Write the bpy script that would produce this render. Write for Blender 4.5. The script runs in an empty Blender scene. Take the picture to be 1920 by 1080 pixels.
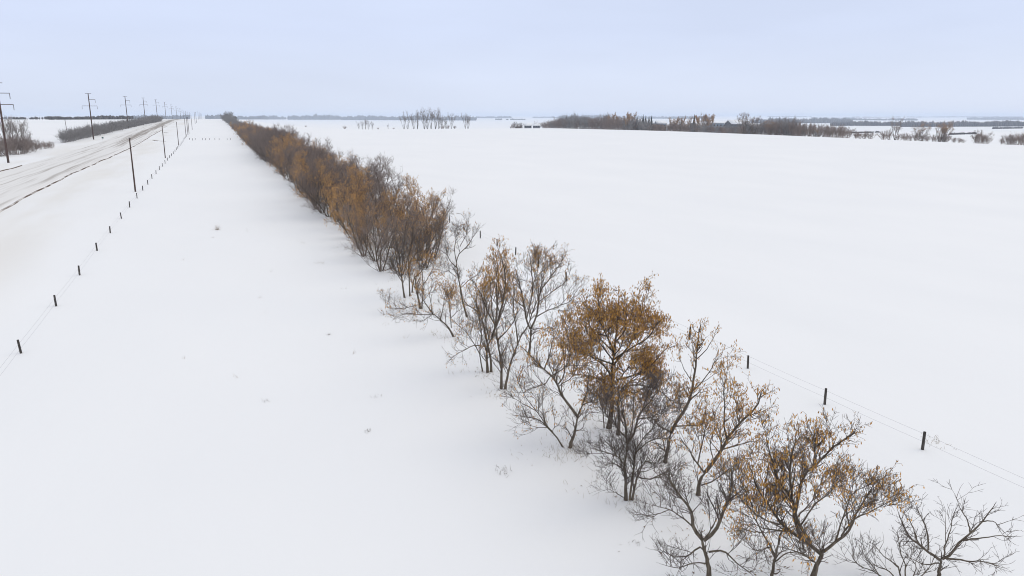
import bpy, math, random
import numpy as np

# ------------------------------------------------------------------ camera, light, exposure
sc = bpy.context.scene
COL = sc.collection
CAM_H, PITCH, YAW, FPX = 17.0, math.radians(13.0), math.radians(21.5), 1400.0   # FPX: focal length in pixels of a 1920 wide frame
cam_data = bpy.data.cameras.new("camera")
cam_data.sensor_width = 36.0
cam_data.lens = FPX / 1920.0 * 36.0
cam_data.clip_start, cam_data.clip_end = 0.5, 60000.0
cam = bpy.data.objects.new("camera", cam_data)
COL.objects.link(cam)
cam.location = (0, 0, CAM_H)
cam.rotation_euler = (math.pi / 2 - PITCH, 0, -YAW)
sc.camera = cam

SUN_EL, SUN_AZ = math.radians(38), math.radians(95)      # azimuth clockwise from +Y
SUN_STRENGTH, SKY_STRENGTH = 0.60, 0.10
CLOUD = 0.93
HAZE_DENSITY = 0.00013

world = bpy.data.worlds.new("World")
sc.world = world
world.use_nodes = True
nt = world.node_tree
nt.nodes.clear()
def N(t, kind, **kw):
    n = t.nodes.new(kind)
    for k, v in kw.items():
        setattr(n, k, v)
    return n
sky = N(nt, 'ShaderNodeTexSky', sky_type='NISHITA', sun_disc=False)
sky.sun_elevation, sky.sun_rotation = SUN_EL, SUN_AZ
tc = N(nt, 'ShaderNodeTexCoord')
sep = N(nt, 'ShaderNodeSeparateXYZ')
ramp = N(nt, 'ShaderNodeValToRGB')
el = ramp.color_ramp.elements
el[0].position, el[0].color = 0.0, (.715, .782, .935, 1)
el[1].position, el[1].color = 1.0, (.96, .95, .935, 1)
e = el.new(0.10); e.color = (.668, .742, .942, 1)
e = el.new(0.22); e.color = (.668, .745, .945, 1)
e = el.new(0.55); e.color = (.80, .83, .905, 1)
noise = N(nt, 'ShaderNodeTexNoise')
noise.inputs['Scale'].default_value = 2.2
noise.inputs['Detail'].default_value = 5
mp = N(nt, 'ShaderNodeMapping')
mp.inputs['Scale'].default_value = (1, 1, 5.5)
mul = N(nt, 'ShaderNodeMapRange')
mul.inputs[1].default_value, mul.inputs[2].default_value = .3, .7
mul.inputs[3].default_value, mul.inputs[4].default_value = 9.6, 10.55
vm = N(nt, 'ShaderNodeVectorMath', operation='SCALE')
mix = N(nt, 'ShaderNodeMix', data_type='RGBA')
mix.inputs[0].default_value = CLOUD
bg = N(nt, 'ShaderNodeBackground')
bg.inputs[1].default_value = SKY_STRENGTH
wo = N(nt, 'ShaderNodeOutputWorld')
L = nt.links.new
L(tc.outputs['Generated'], sep.inputs[0]); L(sep.outputs['Z'], ramp.inputs[0])
L(tc.outputs['Generated'], mp.inputs[0]); L(mp.outputs[0], noise.inputs['Vector'])
L(noise.outputs[0], mul.inputs[0]); L(ramp.outputs[0], vm.inputs[0]); L(mul.outputs[0], vm.inputs['Scale'])
L(sky.outputs[0], mix.inputs[6]); L(vm.outputs[0], mix.inputs[7])
L(mix.outputs[2], bg.inputs[0]); L(bg.outputs[0], wo.inputs[0])

sun_data = bpy.data.lights.new("sun", 'SUN')
sun_data.energy, sun_data.angle, sun_data.color = SUN_STRENGTH, math.radians(48), (1, .88, .66)
sun = bpy.data.objects.new("sun", sun_data)
COL.objects.link(sun)
sun.rotation_euler = (math.pi / 2 - SUN_EL, 0, -SUN_AZ + math.pi)
sun.location = (60, 0, 80)

sc.view_settings.view_transform = 'Standard'
sc.view_settings.look = 'None'
sc.view_settings.exposure, sc.view_settings.gamma = 0.06, 1.0
sc.view_settings.use_curve_mapping = False
sc.cycles.max_bounces, sc.cycles.diffuse_bounces, sc.cycles.volume_bounces = 6, 3, 2
sc.cycles.use_denoising = True
sc.cycles.denoising_input_passes = 'RGB_ALBEDO_NORMAL'
sc.cycles.denoising_prefilter = 'ACCURATE'
sc.cycles.use_adaptive_sampling = False
sc.cycles.filter_width = 1.0

# ------------------------------------------------------------------ small helpers
def tag(o, label=None, cat=None, group=None, kind=None):
    for k, v in (('label', label), ('category', cat), ('group', group), ('kind', kind)):
        if v:
            o[k] = v
    return o

def mesh_from(verts, faces, name, mat=None, smooth=False):
    """faces: list of index arrays, each array (m, k)"""
    me = bpy.data.meshes.new(name)
    verts = np.asarray(verts, np.float32)
    me.vertices.add(len(verts))
    me.vertices.foreach_set('co', verts.ravel())
    loops = np.concatenate([f.ravel() for f in faces]).astype(np.int32)
    sizes = np.concatenate([np.full(len(f), f.shape[1]) for f in faces]).astype(np.int32)
    starts = np.concatenate([[0], np.cumsum(sizes)[:-1]]).astype(np.int32)
    me.loops.add(len(loops)); me.loops.foreach_set('vertex_index', loops)
    me.polygons.add(len(sizes))
    me.polygons.foreach_set('loop_start', starts)
    me.polygons.foreach_set('loop_total', sizes)
    if smooth:
        me.polygons.foreach_set('use_smooth', np.ones(len(sizes), bool))
    me.update(calc_edges=True)
    me.validate()
    if mat:
        me.materials.append(mat)
    return me

def link(name, me, parent=None, loc=None):
    o = bpy.data.objects.new(name, me)
    COL.objects.link(o)
    if parent:
        o.parent = parent
    if loc is not None:
        o.location = loc
    return o

def empty(name, loc, rz=0.0, scale=1.0):
    o = bpy.data.objects.new(name, None)
    COL.objects.link(o)
    o.location, o.rotation_euler = loc, (0, 0, rz)
    o.scale = (scale,) * 3 if np.isscalar(scale) else scale
    o.empty_display_size = .3
    return o

def copy_tree(o, parent=None):
    c = o.copy()
    COL.objects.link(c)
    if parent:
        c.parent = parent
    for ch in KIDS.get(o.name, ()):
        KIDS.setdefault(c.name, []).append(copy_tree(ch, c))
    return c
KIDS = {}
def part(name, me, parent, loc=None, kind=None):
    o = link(name, me, parent, loc)
    KIDS.setdefault(parent.name, []).append(o)
    if kind:
        o['kind'] = kind
    return o

class Bag:
    """collects prisms, boxes and tubes into one mesh"""
    def __init__(s):
        s.v, s.f, s.n = [], [], 0
    def add(s, v, faces):
        v = np.asarray(v, float)
        s.v.append(v)
        for f in faces:
            s.f.append(np.asarray(f, int) + s.n)
        s.n += len(v)
    def box(s, a, b):
        (x0, y0, z0), (x1, y1, z1) = a, b
        s.add([(x0,y0,z0),(x1,y0,z0),(x1,y1,z0),(x0,y1,z0),(x0,y0,z1),(x1,y0,z1),(x1,y1,z1),(x0,y1,z1)],
              [[(0,3,2,1),(4,5,6,7),(0,1,5,4),(1,2,6,5),(2,3,7,6),(3,0,4,7)]])
    def tubes(s, P, R, k, caps=True):
        """P (B,n,3) polylines, R (B,n) radii, k sides"""
        B, n, _ = P.shape
        if B == 0:
            return
        T = np.gradient(P, axis=1)
        T /= np.linalg.norm(T, axis=2, keepdims=True) + 1e-9
        m = T.mean(axis=1)
        ref = np.where(np.abs(m[:, 2:3]) > .8, np.array([[1., 0, 0]]), np.array([[0, 0, 1.]]))
        U = np.cross(T, ref[:, None, :]); U /= np.linalg.norm(U, axis=2, keepdims=True) + 1e-9
        V = np.cross(T, U)
        a = np.arange(k) * 2 * np.pi / k
        ring = P[:, :, None, :] + R[:, :, None, None] * (np.cos(a)[None, None, :, None] * U[:, :, None, :] + np.sin(a)[None, None, :, None] * V[:, :, None, :])
        base = (np.arange(B)[:, None, None] * n + np.arange(n - 1)[None, :, None]) * k
        j = np.arange(k)[None, None, :]
        q = np.stack([base + j, base + (j + 1) % k, base + k + (j + 1) % k, base + k + j], -1).reshape(-1, 4)
        caps0 = (np.arange(B)[:, None] * n * k + np.arange(k)[::-1][None, :])
        caps1 = (np.arange(B)[:, None] * n * k + (n - 1) * k + np.arange(k)[None, :])
        s.add(ring.reshape(-1, 3), [q, caps0, caps1] if caps else [q])
    def mesh(s, name, mat, smooth=False):
        by = {}
        for f in s.f:
            by.setdefault(f.shape[1], []).append(f)
        return mesh_from(np.concatenate(s.v), [np.concatenate(x) for x in by.values()], name, mat, smooth)

def smooth_path(pts, n, wob=0.0, rng=None):
    """Catmull-Rom through pts, resampled to n points"""
    p = np.asarray(pts, float)
    if len(p) == 2:
        p = np.array([p[0], (p[0] + p[1]) / 2, p[1]])
    q = np.vstack([2 * p[0] - p[1], p, 2 * p[-1] - p[-2]])
    out = []
    for i in range(1, len(q) - 2):
        for t in np.linspace(0, 1, 8, endpoint=False):
            a, b, c, d = q[i-1], q[i], q[i+1], q[i+2]
            out.append(.5 * (2*b + (c-a)*t + (2*a-5*b+4*c-d)*t*t + (3*b-a-3*c+d)*t**3))
    out.append(p[-1]); out = np.array(out)
    s = np.concatenate([[0], np.cumsum(np.linalg.norm(np.diff(out, axis=0), axis=1))])
    u = np.linspace(0, s[-1], n)
    r = np.stack([np.interp(u, s, out[:, i]) for i in range(3)], 1)
    if wob:
        r[1:-1] += rng.normal(0, wob, (n - 2, 3))
    return r

# ------------------------------------------------------------------ materials
def material(name, rough=.9, spec=.2):
    m = bpy.data.materials.new(name)
    m.use_nodes = True
    t = m.node_tree
    b = t.nodes['Principled BSDF']
    b.inputs['Roughness'].default_value = rough
    b.inputs['Specular IOR Level'].default_value = spec
    return m, t, b

def noisy(name, c0, c1, scale=6.0, stretch=(1, 1, 1), rough=.9, bump=0.0, detail=6, island=0.0, coord='Object', lo=.35, hi=.65):
    m, t, b = material(name, rough)
    co = N(t, 'ShaderNodeTexCoord'); mpn = N(t, 'ShaderNodeMapping'); nz = N(t, 'ShaderNodeTexNoise')
    mpn.inputs['Scale'].default_value = stretch
    nz.inputs['Scale'].default_value = scale; nz.inputs['Detail'].default_value = detail
    r = N(t, 'ShaderNodeValToRGB')
    r.color_ramp.elements[0].position, r.color_ramp.elements[0].color = lo, (*c0, 1)
    r.color_ramp.elements[1].position, r.color_ramp.elements[1].color = hi, (*c1, 1)
    t.links.new(co.outputs[coord], mpn.inputs[0]); t.links.new(mpn.outputs[0], nz.inputs['Vector'])
    src = nz.outputs[0]
    if island:
        g = N(t, 'ShaderNodeNewGeometry')
        mx = N(t, 'ShaderNodeMix'); mx.inputs[0].default_value = island
        t.links.new(nz.outputs[0], mx.inputs[2]); t.links.new(g.outputs['Random Per Island'], mx.inputs[3])
        src = mx.outputs[0]
    t.links.new(src, r.inputs[0]); t.links.new(r.outputs[0], b.inputs['Base Color'])
    if bump:
        bp = N(t, 'ShaderNodeBump'); bp.inputs['Strength'].default_value = bump; bp.inputs['Distance'].default_value = .02
        t.links.new(nz.outputs[0], bp.inputs['Height']); t.links.new(bp.outputs[0], b.inputs['Normal'])
    return m

M = {}
M['bark'] = noisy('bark', (.085, .068, .050), (.180, .147, .112), 9, (1, 1, .25), bump=.5)
M['twig'] = noisy('twig_bark', (.110, .084, .066), (.190, .150, .124), 1.2, island=.5)
M['row_twig'] = noisy('row_twig_bark', (.178, .138, .118), (.300, .242, .212), .5, island=.5)
M['twig_grey'] = noisy('grey_twig_bark', (.100, .081, .070), (.175, .146, .130), 1.2, island=.5)
M['shrub_grey'] = noisy('frosted_shrub_bark', (.160, .145, .136), (.345, .328, .318), .9, island=.4)
M['shrub_brown'] = noisy('brown_shrub_bark', (.180, .130, .105), (.320, .245, .205), .9, island=.4)
M['seed'] = noisy('dry_seed', (.500, .255, .055), (.850, .510, .155), .7, island=.75, lo=.2, hi=.85)
M['row_seed'] = noisy('row_seed', (.600, .315, .088), (.930, .610, .225), .7, island=.75, lo=.2, hi=.85)
M['seed_pale'] = noisy('pale_dry_seed', (.420, .235, .095), (.680, .430, .200), .7, island=.75, lo=.2, hi=.85)
M['shrub_pale'] = noisy('pale_poplar_bark', (.165, .130, .110), (.290, .240, .210), .9, island=.4)
M['wood_pole'] = noisy('pole_wood', (.060, .036, .030), (.115, .072, .058), 5, (1, 1, .06), bump=.3)
M['post_wood'] = noisy('post_wood', (.040, .035, .032), (.100, .088, .078), 14, (1, 1, .12), bump=.5)
M['metal'] = noisy('galvanised_metal', (.16, .16, .17), (.26, .26, .27), 4, rough=.5)
M['porcelain'] = noisy('insulator_glaze', (.10, .09, .09), (.17, .16, .16), 3, rough=.3)
M['needle'] = noisy('spruce_needles', (.014, .022, .016), (.040, .052, .036), 1.5, island=.5)
M['far_wood'] = noisy('far_wood_crowns', (.050, .044, .040), (.105, .094, .086), .02, island=.6)
M['grass'] = noisy('dry_grass', (.190, .135, .075), (.360, .270, .165), 2, island=.7)
M['litter'] = noisy('dead_leaf', (.140, .075, .035), (.300, .180, .090), 2, island=.7)
M['roof_snow'] = noisy('roof_snow', (.80, .82, .85), (.87, .88, .90), .5)
M['siding_grey'] = noisy('grey_siding', (.12, .125, .14), (.17, .175, .19), 1, (.1, .1, 6))
M['siding_blue'] = noisy('blue_grey_siding', (.20, .25, .31), (.27, .32, .38), 1, (.1, .1, 6))
M['siding_brown'] = noisy('brown_siding', (.11, .085, .07), (.17, .135, .11), 1, (.1, .1, 6))
M['siding_white'] = noisy('white_siding', (.55, .55, .55), (.66, .66, .66), 1, (.1, .1, 6))
M['dark_glass'] = noisy('dark_window_glass', (.02, .022, .026), (.03, .033, .04), 1, rough=.1)
M['sign_green'] = noisy('green_sign_paint', (.05, .11, .09), (.07, .14, .12), 2)

# snow: white with a dusting of road dirt blown over the strip beside the road, and drift relief
def snow_material():
    m, t, b = material('snow', .75, .25)
    co = N(t, 'ShaderNodeTexCoord'); sx = N(t, 'ShaderNodeSeparateXYZ')
    t.links.new(co.outputs['Object'], sx.inputs[0])
    def noise_at(scale, stretch, detail=5):
        mp_ = N(t, 'ShaderNodeMapping'); mp_.inputs['Scale'].default_value = stretch
        n_ = N(t, 'ShaderNodeTexNoise'); n_.inputs['Scale'].default_value = scale; n_.inputs['Detail'].default_value = detail
        t.links.new(co.outputs['Object'], mp_.inputs[0]); t.links.new(mp_.outputs[0], n_.inputs['Vector'])
        return n_.outputs[0]
    def mr(src, a, b_, c=0., d=1.):
        r_ = N(t, 'ShaderNodeMapRange', interpolation_type='SMOOTHSTEP')
        for i, v in zip((1, 2, 3, 4), (a, b_, c, d)):
            r_.inputs[i].default_value = v
        t.links.new(src, r_.inputs[0]); return r_.outputs[0]
    def mt(op, a, b_):
        n_ = N(t, 'ShaderNodeMath', operation=op)
        for i, v in enumerate((a, b_)):
            if isinstance(v, float):
                n_.inputs[i].default_value = v
            else:
                t.links.new(v, n_.inputs[i])
        return n_.outputs[0]
    base = N(t, 'ShaderNodeValToRGB')
    base.color_ramp.elements[0].position, base.color_ramp.elements[0].color = .3, (.852, .862, .877, 1)
    base.color_ramp.elements[1].position, base.color_ramp.elements[1].color = .7, (.880, .887, .898, 1)
    t.links.new(noise_at(.06, (1, .5, 1)), base.inputs[0])
    dust = mt('MULTIPLY', mr(sx.outputs['X'], -15., -27.), mr(sx.outputs['X'], -75., -50.))
    dust = mt('MULTIPLY', dust, mr(noise_at(.10, (1, .18, 1), 7), .36, .68, .06, .50))
    mx = N(t, 'ShaderNodeMix', data_type='RGBA')
    mx.inputs[7].default_value = (.70, .665, .60, 1)
    t.links.new(dust, mx.inputs[0]); t.links.new(base.outputs[0], mx.inputs[6])
    t.links.new(mx.outputs[2], b.inputs['Base Color'])
    h = mt('ADD', mt('MULTIPLY', noise_at(.35, (1, .55, 1), 6), 1.0), mt('MULTIPLY', noise_at(3.0, (1, .6, 1), 4), .12))
    bp = N(t, 'ShaderNodeBump'); bp.inputs['Strength'].default_value = .28; bp.inputs['Distance'].default_value = .2
    t.links.new(h, bp.inputs['Height']); t.links.new(bp.outputs[0], b.inputs['Normal'])
    return m
M['snow'] = snow_material()

# road: packed snow, wheel tracks worn down to brown gravel, barer towards the rise
def road_material():
    m, t, b = material('packed_snow_road', .85, .2)
    co = N(t, 'ShaderNodeTexCoord'); sx = N(t, 'ShaderNodeSeparateXYZ')
    t.links.new(co.outputs['Object'], sx.inputs[0])
    def nz(scale, stretch, detail=5):
        mp_ = N(t, 'ShaderNodeMapping'); mp_.inputs['Scale'].default_value = stretch
        n_ = N(t, 'ShaderNodeTexNoise'); n_.inputs['Scale'].default_value = scale; n_.inputs['Detail'].default_value = detail
        t.links.new(co.outputs['Object'], mp_.inputs[0]); t.links.new(mp_.outputs[0], n_.inputs['Vector'])
        return n_.outputs[0]
    def mr(src, a, b_, c=0., d=1.):
        r_ = N(t, 'ShaderNodeMapRange', interpolation_type='SMOOTHSTEP')
        for i, v in zip((1, 2, 3, 4), (a, b_, c, d)):
            r_.inputs[i].default_value = v
        t.links.new(src, r_.inputs[0]); return r_.outputs[0]
    def mt(op, a, b_):
        n_ = N(t, 'ShaderNodeMath', operation=op)
        for i, v in enumerate((a, b_)):
            if isinstance(v, float):
                n_.inputs[i].default_value = v
            else:
                t.links.new(v, n_.inputs[i])
        return n_.outputs[0]
    streak = nz(.9, (1.0, .012, 1), 4)
    patch = nz(.05, (1, .35, 1), 6)
    bare = mr(sx.outputs['Y'], 330., 520., 0.0, .34)
    mid = mt('MULTIPLY', mr(sx.outputs['X'], -48., -43.5), mr(sx.outputs['X'], -38., -41.))
    lane = mt('MULTIPLY', mid, bare)
    s = mt('ADD', mt('ADD', streak, lane), mt('MULTIPLY', patch, .22))
    f = mr(s, .55, 1.0, 0.0, .80)
    r = N(t, 'ShaderNodeMix', data_type='RGBA')
    r.inputs[6].default_value = (.775, .766, .752, 1)
    r.inputs[7].default_value = (.20, .155, .115, 1)
    t.links.new(f, r.inputs[0]); t.links.new(r.outputs[2], b.inputs['Base Color'])
    bp = N(t, 'ShaderNodeBump'); bp.inputs['Strength'].default_value = .5; bp.inputs['Distance'].default_value = .1
    t.links.new(streak, bp.inputs['Height']); t.links.new(bp.outputs[0], b.inputs['Normal'])
    return m
M['road'] = road_material()
M['verge'] = noisy('bare_verge_soil', (.125, .085, .062), (.74, .72, .70), .9, (1.5, .16, 1), lo=.46, hi=.68, detail=8)

# ------------------------------------------------------------------ terrain
def profile(kn, sm=20):
    g = np.arange(-2000, 16000, 5.0); k = np.array(kn, float); v = np.interp(g, k[:, 0], k[:, 1])
    w = np.exp(-.5 * (np.arange(-3 * sm, 3 * sm + 1, 5.0) / sm) ** 2); w /= w.sum(); n = len(w) // 2
    v = np.convolve(np.pad(v, n, mode='edge'), w, 'valid')[:len(g)]
    return lambda y: np.interp(y, g, v)
Z_ROAD = profile([(-2000,0),(50,0),(115,1.0),(200,2.2),(400,3.2),(620,6.6),(810,9.4),(1000,11.6),(1200,12.0),(1500,10.5),(2200,5),(3200,1),(6000,0),(16000,13)])
Z_FIELD = profile([(-2000,0),(90,0),(300,1.2),(500,2.6),(740,3.6),(800,3.2),(900,-.5),(1150,-4),(1800,-7),(3200,-8),(6000,-6),(16000,15)])
Z_SWELL = profile([(-2000,0),(60,0),(220,3.0),(420,2.6),(560,1.9),(700,.6),(800,0),(16000,0)])
def ss(a, b, x):
    t = np.clip((x - a) / (b - a), 0, 1); return t * t * (3 - 2 * t)
def terrain(x, y):
    x = np.asarray(x, float); y = np.asarray(y, float)
    w = ss(22, 150, x)
    z = Z_ROAD(y) * (1 - w) + Z_FIELD(y) * w + Z_SWELL(y) * ss(60, 300, x)
    z = z - 9.5 * ss(338, 480, x) * ss(-200, 100, y)
    r = np.hypot(x, y); a = ss(1500, 5000, r)
    z = z + a * (4*np.sin(x/900+.7)*np.cos(y/1300) + 3*np.sin(x/410+y/700) + 2.5*np.sin(y/520-x/1100+1))
    near = 1 - ss(250, 700, r)       # wind drifts
    near = near * (1 - .8 * ss(40, 110, np.abs(x)))
    z = z + near * (.06*np.sin(x*.31+y*.11+1.3*np.sin(y*.07)) + .05*np.sin(x*.13-y*.21+2) + .03*np.sin(x*.9+y*.35)*np.sin(y*.17))
    # the fence bank: a low drift along the tree row
    z = z + (.18 + .09 * np.sin(x * .9 + .6 * y) * np.sin(y * .55 - x * .3) + .06 * np.sin(y * 1.25 + x)) * np.exp(-((x - 18) / 3.5) ** 2) * ss(5, 30, y) * (1 - ss(200, 260, y))
    return z
def tz(x, y):
    return float(terrain(x, y))

cp, sp = math.cos(PITCH), math.sin(PITCH)
FWD = np.array([math.sin(YAW) * cp, math.cos(YAW) * cp, -sp])
RGT = np.array([math.cos(YAW), -math.sin(YAW), 0.0])
UPV = np.cross(RGT, FWD)
EYE = np.array([0, 0, CAM_H])
def ray(px, py):
    d = FWD * FPX + RGT * (px - 960) - UPV * (py - 540)
    return d / np.linalg.norm(d)
def at(px, py, tmax=14000.0):
    """where the line of sight through a point of the photograph (1920 x 1080) meets the ground; None above the skyline"""
    d = ray(px, py); t = np.geomspace(4, tmax, 3000)
    p = EYE + d * t[:, None]
    below = p[:, 2] < terrain(p[:, 0], p[:, 1])
    if not below.any():
        return None
    i = int(np.argmax(below)); lo, hi = t[max(i - 1, 0)], t[i]
    for _ in range(24):
        m = .5 * (lo + hi); q = EYE + d * m
        if q[2] < tz(q[0], q[1]): hi = m
        else: lo = m
    return EYE + d * hi
def bearing(px, dist):
    """ground point at a distance along the compass bearing of a photograph column"""
    d = ray(px, 217); h = d[:2] / np.hypot(*d[:2])
    x, y = h * dist
    return np.array([x, y, tz(x, y)])
def top_height(g, py, px):
    """height of a thing standing at g whose top shows at row py"""
    d = ray(px, py); return CAM_H + np.hypot(g[0], g[1]) * d[2] / np.hypot(d[0], d[1]) - g[2]

def axis(near, far, step, extra=(), grow=1.09):
    v = list(np.arange(near[0], near[1] + 1e-6, step)); s = step
    while v[-1] < far[1]:
        s *= grow; v.append(v[-1] + s)
    s = step; lo = []
    c = v[0]
    while c > far[0]:
        s *= grow; c -= s; lo.append(c)
    v = np.array(lo[::-1] + v)
    for x in extra:
        v[np.argmin(abs(v - x))] = x
    return np.unique(v)
ROAD_X = np.array([-54.0, -52.5, -51, -49, -47, -45, -43, -41, -39, -37, -35.6, -34.6])
XS = axis((-80, 80), (-11000, 13000), 1.5, (-54.0, -34.6))
YS = axis((0, 160), (-400, 14500), 1.5, grow=1.035)
gx, gy = np.meshgrid(XS, YS)
nx, ny = len(XS), len(YS)
i = (np.arange(ny - 1)[:, None] * nx + np.arange(nx - 1)[None, :]).ravel()
link('snow_ground', mesh_from(np.stack([gx, gy, terrain(gx, gy)], -1).reshape(-1, 3), [np.stack([i, i + 1, i + 1 + nx, i + nx], -1)], 'snow_ground', M['snow'], True))['kind'] = 'structure'

def strip(name, xs, lift, mat, y0, y1, wander=None):
    ys = np.unique(np.concatenate([YS[(YS > y0) & (YS < y1)], np.linspace(y0, y1, 9)]))
    X, Y = np.meshgrid(xs, ys)
    if wander is not None:
        X = X + wander(Y)
    # follow the ground mesh exactly
    row = lambda j: terrain(XS, np.full_like(XS, YS[j]))
    zrow = []
    for k, yk in enumerate(ys):
        j = int(np.clip(np.searchsorted(YS, yk) - 1, 0, len(YS) - 2)); f = (yk - YS[j]) / (YS[j + 1] - YS[j])
        zrow.append(np.interp(X[k], XS, row(j) * (1 - f) + row(j + 1) * f))
    zrow = np.stack(zrow)
    Z = zrow + lift[None, :]
    n, m_ = X.shape
    i = (np.arange(n - 1)[:, None] * m_ + np.arange(m_ - 1)[None, :]).ravel()
    o = link(name, mesh_from(np.stack([X, Y, Z], -1).reshape(-1, 3), [np.stack([i, i + 1, i + 1 + m_, i + m_], -1)], name, mat, True))
    o['kind'] = 'structure'
    return o
rl = np.full(len(ROAD_X), .16); rl[0] = rl[-1] = -.05; rl[1] = .06; rl[-2] = .08
strip('road', ROAD_X, rl, M['road'], -60, 1500)
wv = lambda Y: .22 * np.sin(Y * .021) + .10 * np.sin(Y * .13 + 1) + .07 * np.sin(Y * .41)
strip('road_verge', np.array([-34.5, -34.3, -34.1, -33.95, -33.75]), np.array([-.06, .10, .16, .11, -.06]), M['verge'], 90, 620, wv)
strip('road_verge', np.array([-53.5, -53.25, -53.1, -52.9]), np.array([-.05, .19, .20, -.02]), M['verge'], 170, 262, wv)
def soil_patch(pts, width):
    P = smooth_path([at(*p) for p in pts], 12); d = unit2(np.gradient(P[:, :2], axis=0)); nrm = np.stack([-d[:, 1], d[:, 0]], 1)
    w = width * np.sin(np.linspace(.12, math.pi - .12, 12))[:, None]
    rows = []
    for f, h in ((-1, -.05), (-.4, .09), (.3, .10), (1, -.05)):
        q = P[:, :2] + nrm * w * f; rows.append(np.column_stack([q, terrain(q[:, 0], q[:, 1]) + h]))
    V = np.stack(rows, 1).reshape(-1, 3); i = (np.arange(11)[:, None] * 4 + np.arange(3)[None, :]).ravel()
    link('bare_soil', mesh_from(V, [np.stack([i, i + 1, i + 5, i + 4], -1)], 'bare_soil', M['verge'], True))['kind'] = 'structure'
def unit2(v):
    return v / (np.linalg.norm(v, axis=-1, keepdims=True) + 1e-9)
soil_patch([(286, 262.5), (297, 264.3), (311, 265)], 1.6)
soil_patch([(307, 248.6), (316, 249.3)], 1.8)

# ------------------------------------------------------------------ trees
UPZ = np.array([0, 0, 1.0])
def unit(v):
    return v / (np.linalg.norm(v, axis=-1, keepdims=True) + 1e-9)
def run(start, dirs, lens, n, wob, trop, rng):
    """grow B polylines of n points"""
    P = [start]; d = unit(dirs); step = (lens / (n - 1))[:, None]
    for _ in range(n - 1):
        d = unit(d + rng.normal(0, wob, d.shape) + UPZ * trop)
        P.append(P[-1] + d * step)
    return np.stack(P, 1)
def sprout(P, R, dens, t0, len_lo, len_hi, ang, rng, shrink=.5, up=.25, rmax=.05, rk=.62):
    """child starts along polylines P"""
    seg = np.linalg.norm(np.diff(P, axis=1), axis=2); ln = seg.sum(1)
    cnt = rng.poisson(ln * (1 - t0) * dens)
    b = np.repeat(np.arange(len(P)), cnt)
    if not len(b):
        return np.zeros((0, 3)), np.zeros((0, 3)), np.zeros(0), np.zeros(0)
    n = P.shape[1]
    t = t0 + (1 - t0) * rng.random(len(b)) ** .85
    f = t * (n - 1); i0 = np.minimum(f.astype(int), n - 2); fr = (f - i0)[:, None]
    s = P[b, i0] * (1 - fr) + P[b, i0 + 1] * fr
    tg = unit(P[b, i0 + 1] - P[b, i0])
    rr = R[b, i0] * (1 - fr[:, 0]) + R[b, i0 + 1] * fr[:, 0]
    rnd = rng.normal(0, 1, (len(b), 3)); pr = unit(rnd - tg * (rnd * tg).sum(1, keepdims=True))
    a = np.radians(rng.uniform(*ang, len(b)))[:, None]
    d = unit(tg * np.cos(a) + pr * np.sin(a) + UPZ * up)
    le = rng.uniform(len_lo, len_hi, len(b)) * (1 - shrink * t)
    return s, d, le, np.minimum(rr * rk, rmax)
def taper(r, n, end=.35):
    return r[:, None] * np.linspace(1, end, n)[None, :]

def seeds_mesh(pts, rng, mat, size=(.10, .24), wide=.34):
    """hanging clusters of dry winged seeds: two crossed pointed blades each"""
    k = len(pts)
    h = rng.uniform(*size, k)[:, None]; w = h * wide
    a = rng.uniform(0, 2 * np.pi, k)
    u = np.stack([np.cos(a), np.sin(a), np.zeros(k)], 1); v = np.stack([-np.sin(a), np.cos(a), np.zeros(k)], 1)
    down = unit(np.stack([rng.normal(0, .35, k), rng.normal(0, .35, k), -np.ones(k)], 1))
    top = pts; mid = pts + down * h * .6; bot = pts + down * h
    V = np.stack([top, mid + u * w * .5, bot, mid - u * w * .5, top + v * .001, mid + v * w * .5, bot + v * .001, mid - v * w * .5], 1).reshape(-1, 3)
    o = np.arange(k)[:, None] * 8
    F = np.concatenate([o + np.array([[0, 1, 2, 3]]), o + np.array([[4, 5, 6, 7]])])
    return mesh_from(V, [F], 'seed_clusters', mat)

def crown(limbs, rng, dens=(2.6, 3.4, 4.5), lens=((.9, 2.0), (.45, .95), (.18, .42)), twig=.0075, up=.28, droop=0.0, shrink=.45, tip=(.5, 1.1)):
    """side branches, twigs and fine twigs on limb polylines: list of (P, R). Returns mesh bag and twig points"""
    bag = Bag(); ends = []
    LP = np.stack([l[0] for l in limbs]); LR = np.stack([l[1] for l in limbs])
    s, d, le, r = sprout(LP, LR, dens[0], .22, *lens[0], (28, 62), rng, shrink, up, .035)
    P1 = run(s, d, le, 6, .15, .07 - droop, rng); R1 = taper(np.maximum(r, twig * 1.3), 6, .4)
    bag.tubes(P1, R1, 4, False)
    s, d, le, r = sprout(np.concatenate([P1]), R1, dens[1], .12, *lens[1], (25, 60), rng, .35, up * .7, .014)
    P2 = run(s, d, le, 4, .15, .05 - droop, rng); R2 = taper(np.maximum(r, twig), 4, .55)
    bag.tubes(P2, R2, 3, False)
    ends.append(P2[:, 2:].reshape(-1, 3))
    s, d, le, r = sprout(P2, R2, dens[2], .15, *lens[2], (22, 55), rng, .3, up * .5, .008)
    P3 = run(s, d, le, 2, .14, .03 - droop, rng); R3 = taper(np.full(len(s), twig * .9), 2, .6)
    bag.tubes(P3, R3, 3, False)
    ends.append(P3[:, 1:].reshape(-1, 3))
    # fine continuation of limb tips
    tips = LP[:, -1]; td = unit(LP[:, -1] - LP[:, -3])
    if len(tips):
        PT = run(tips, td, rng.uniform(*tip, len(tips)), 5, .14, .05, rng)
        bag.tubes(PT, taper(np.maximum(LR[:, -1], twig), 5, .5), 3)
        ends.append(PT[:, 1:].reshape(-1, 3))
    return bag, np.concatenate(ends)

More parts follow.
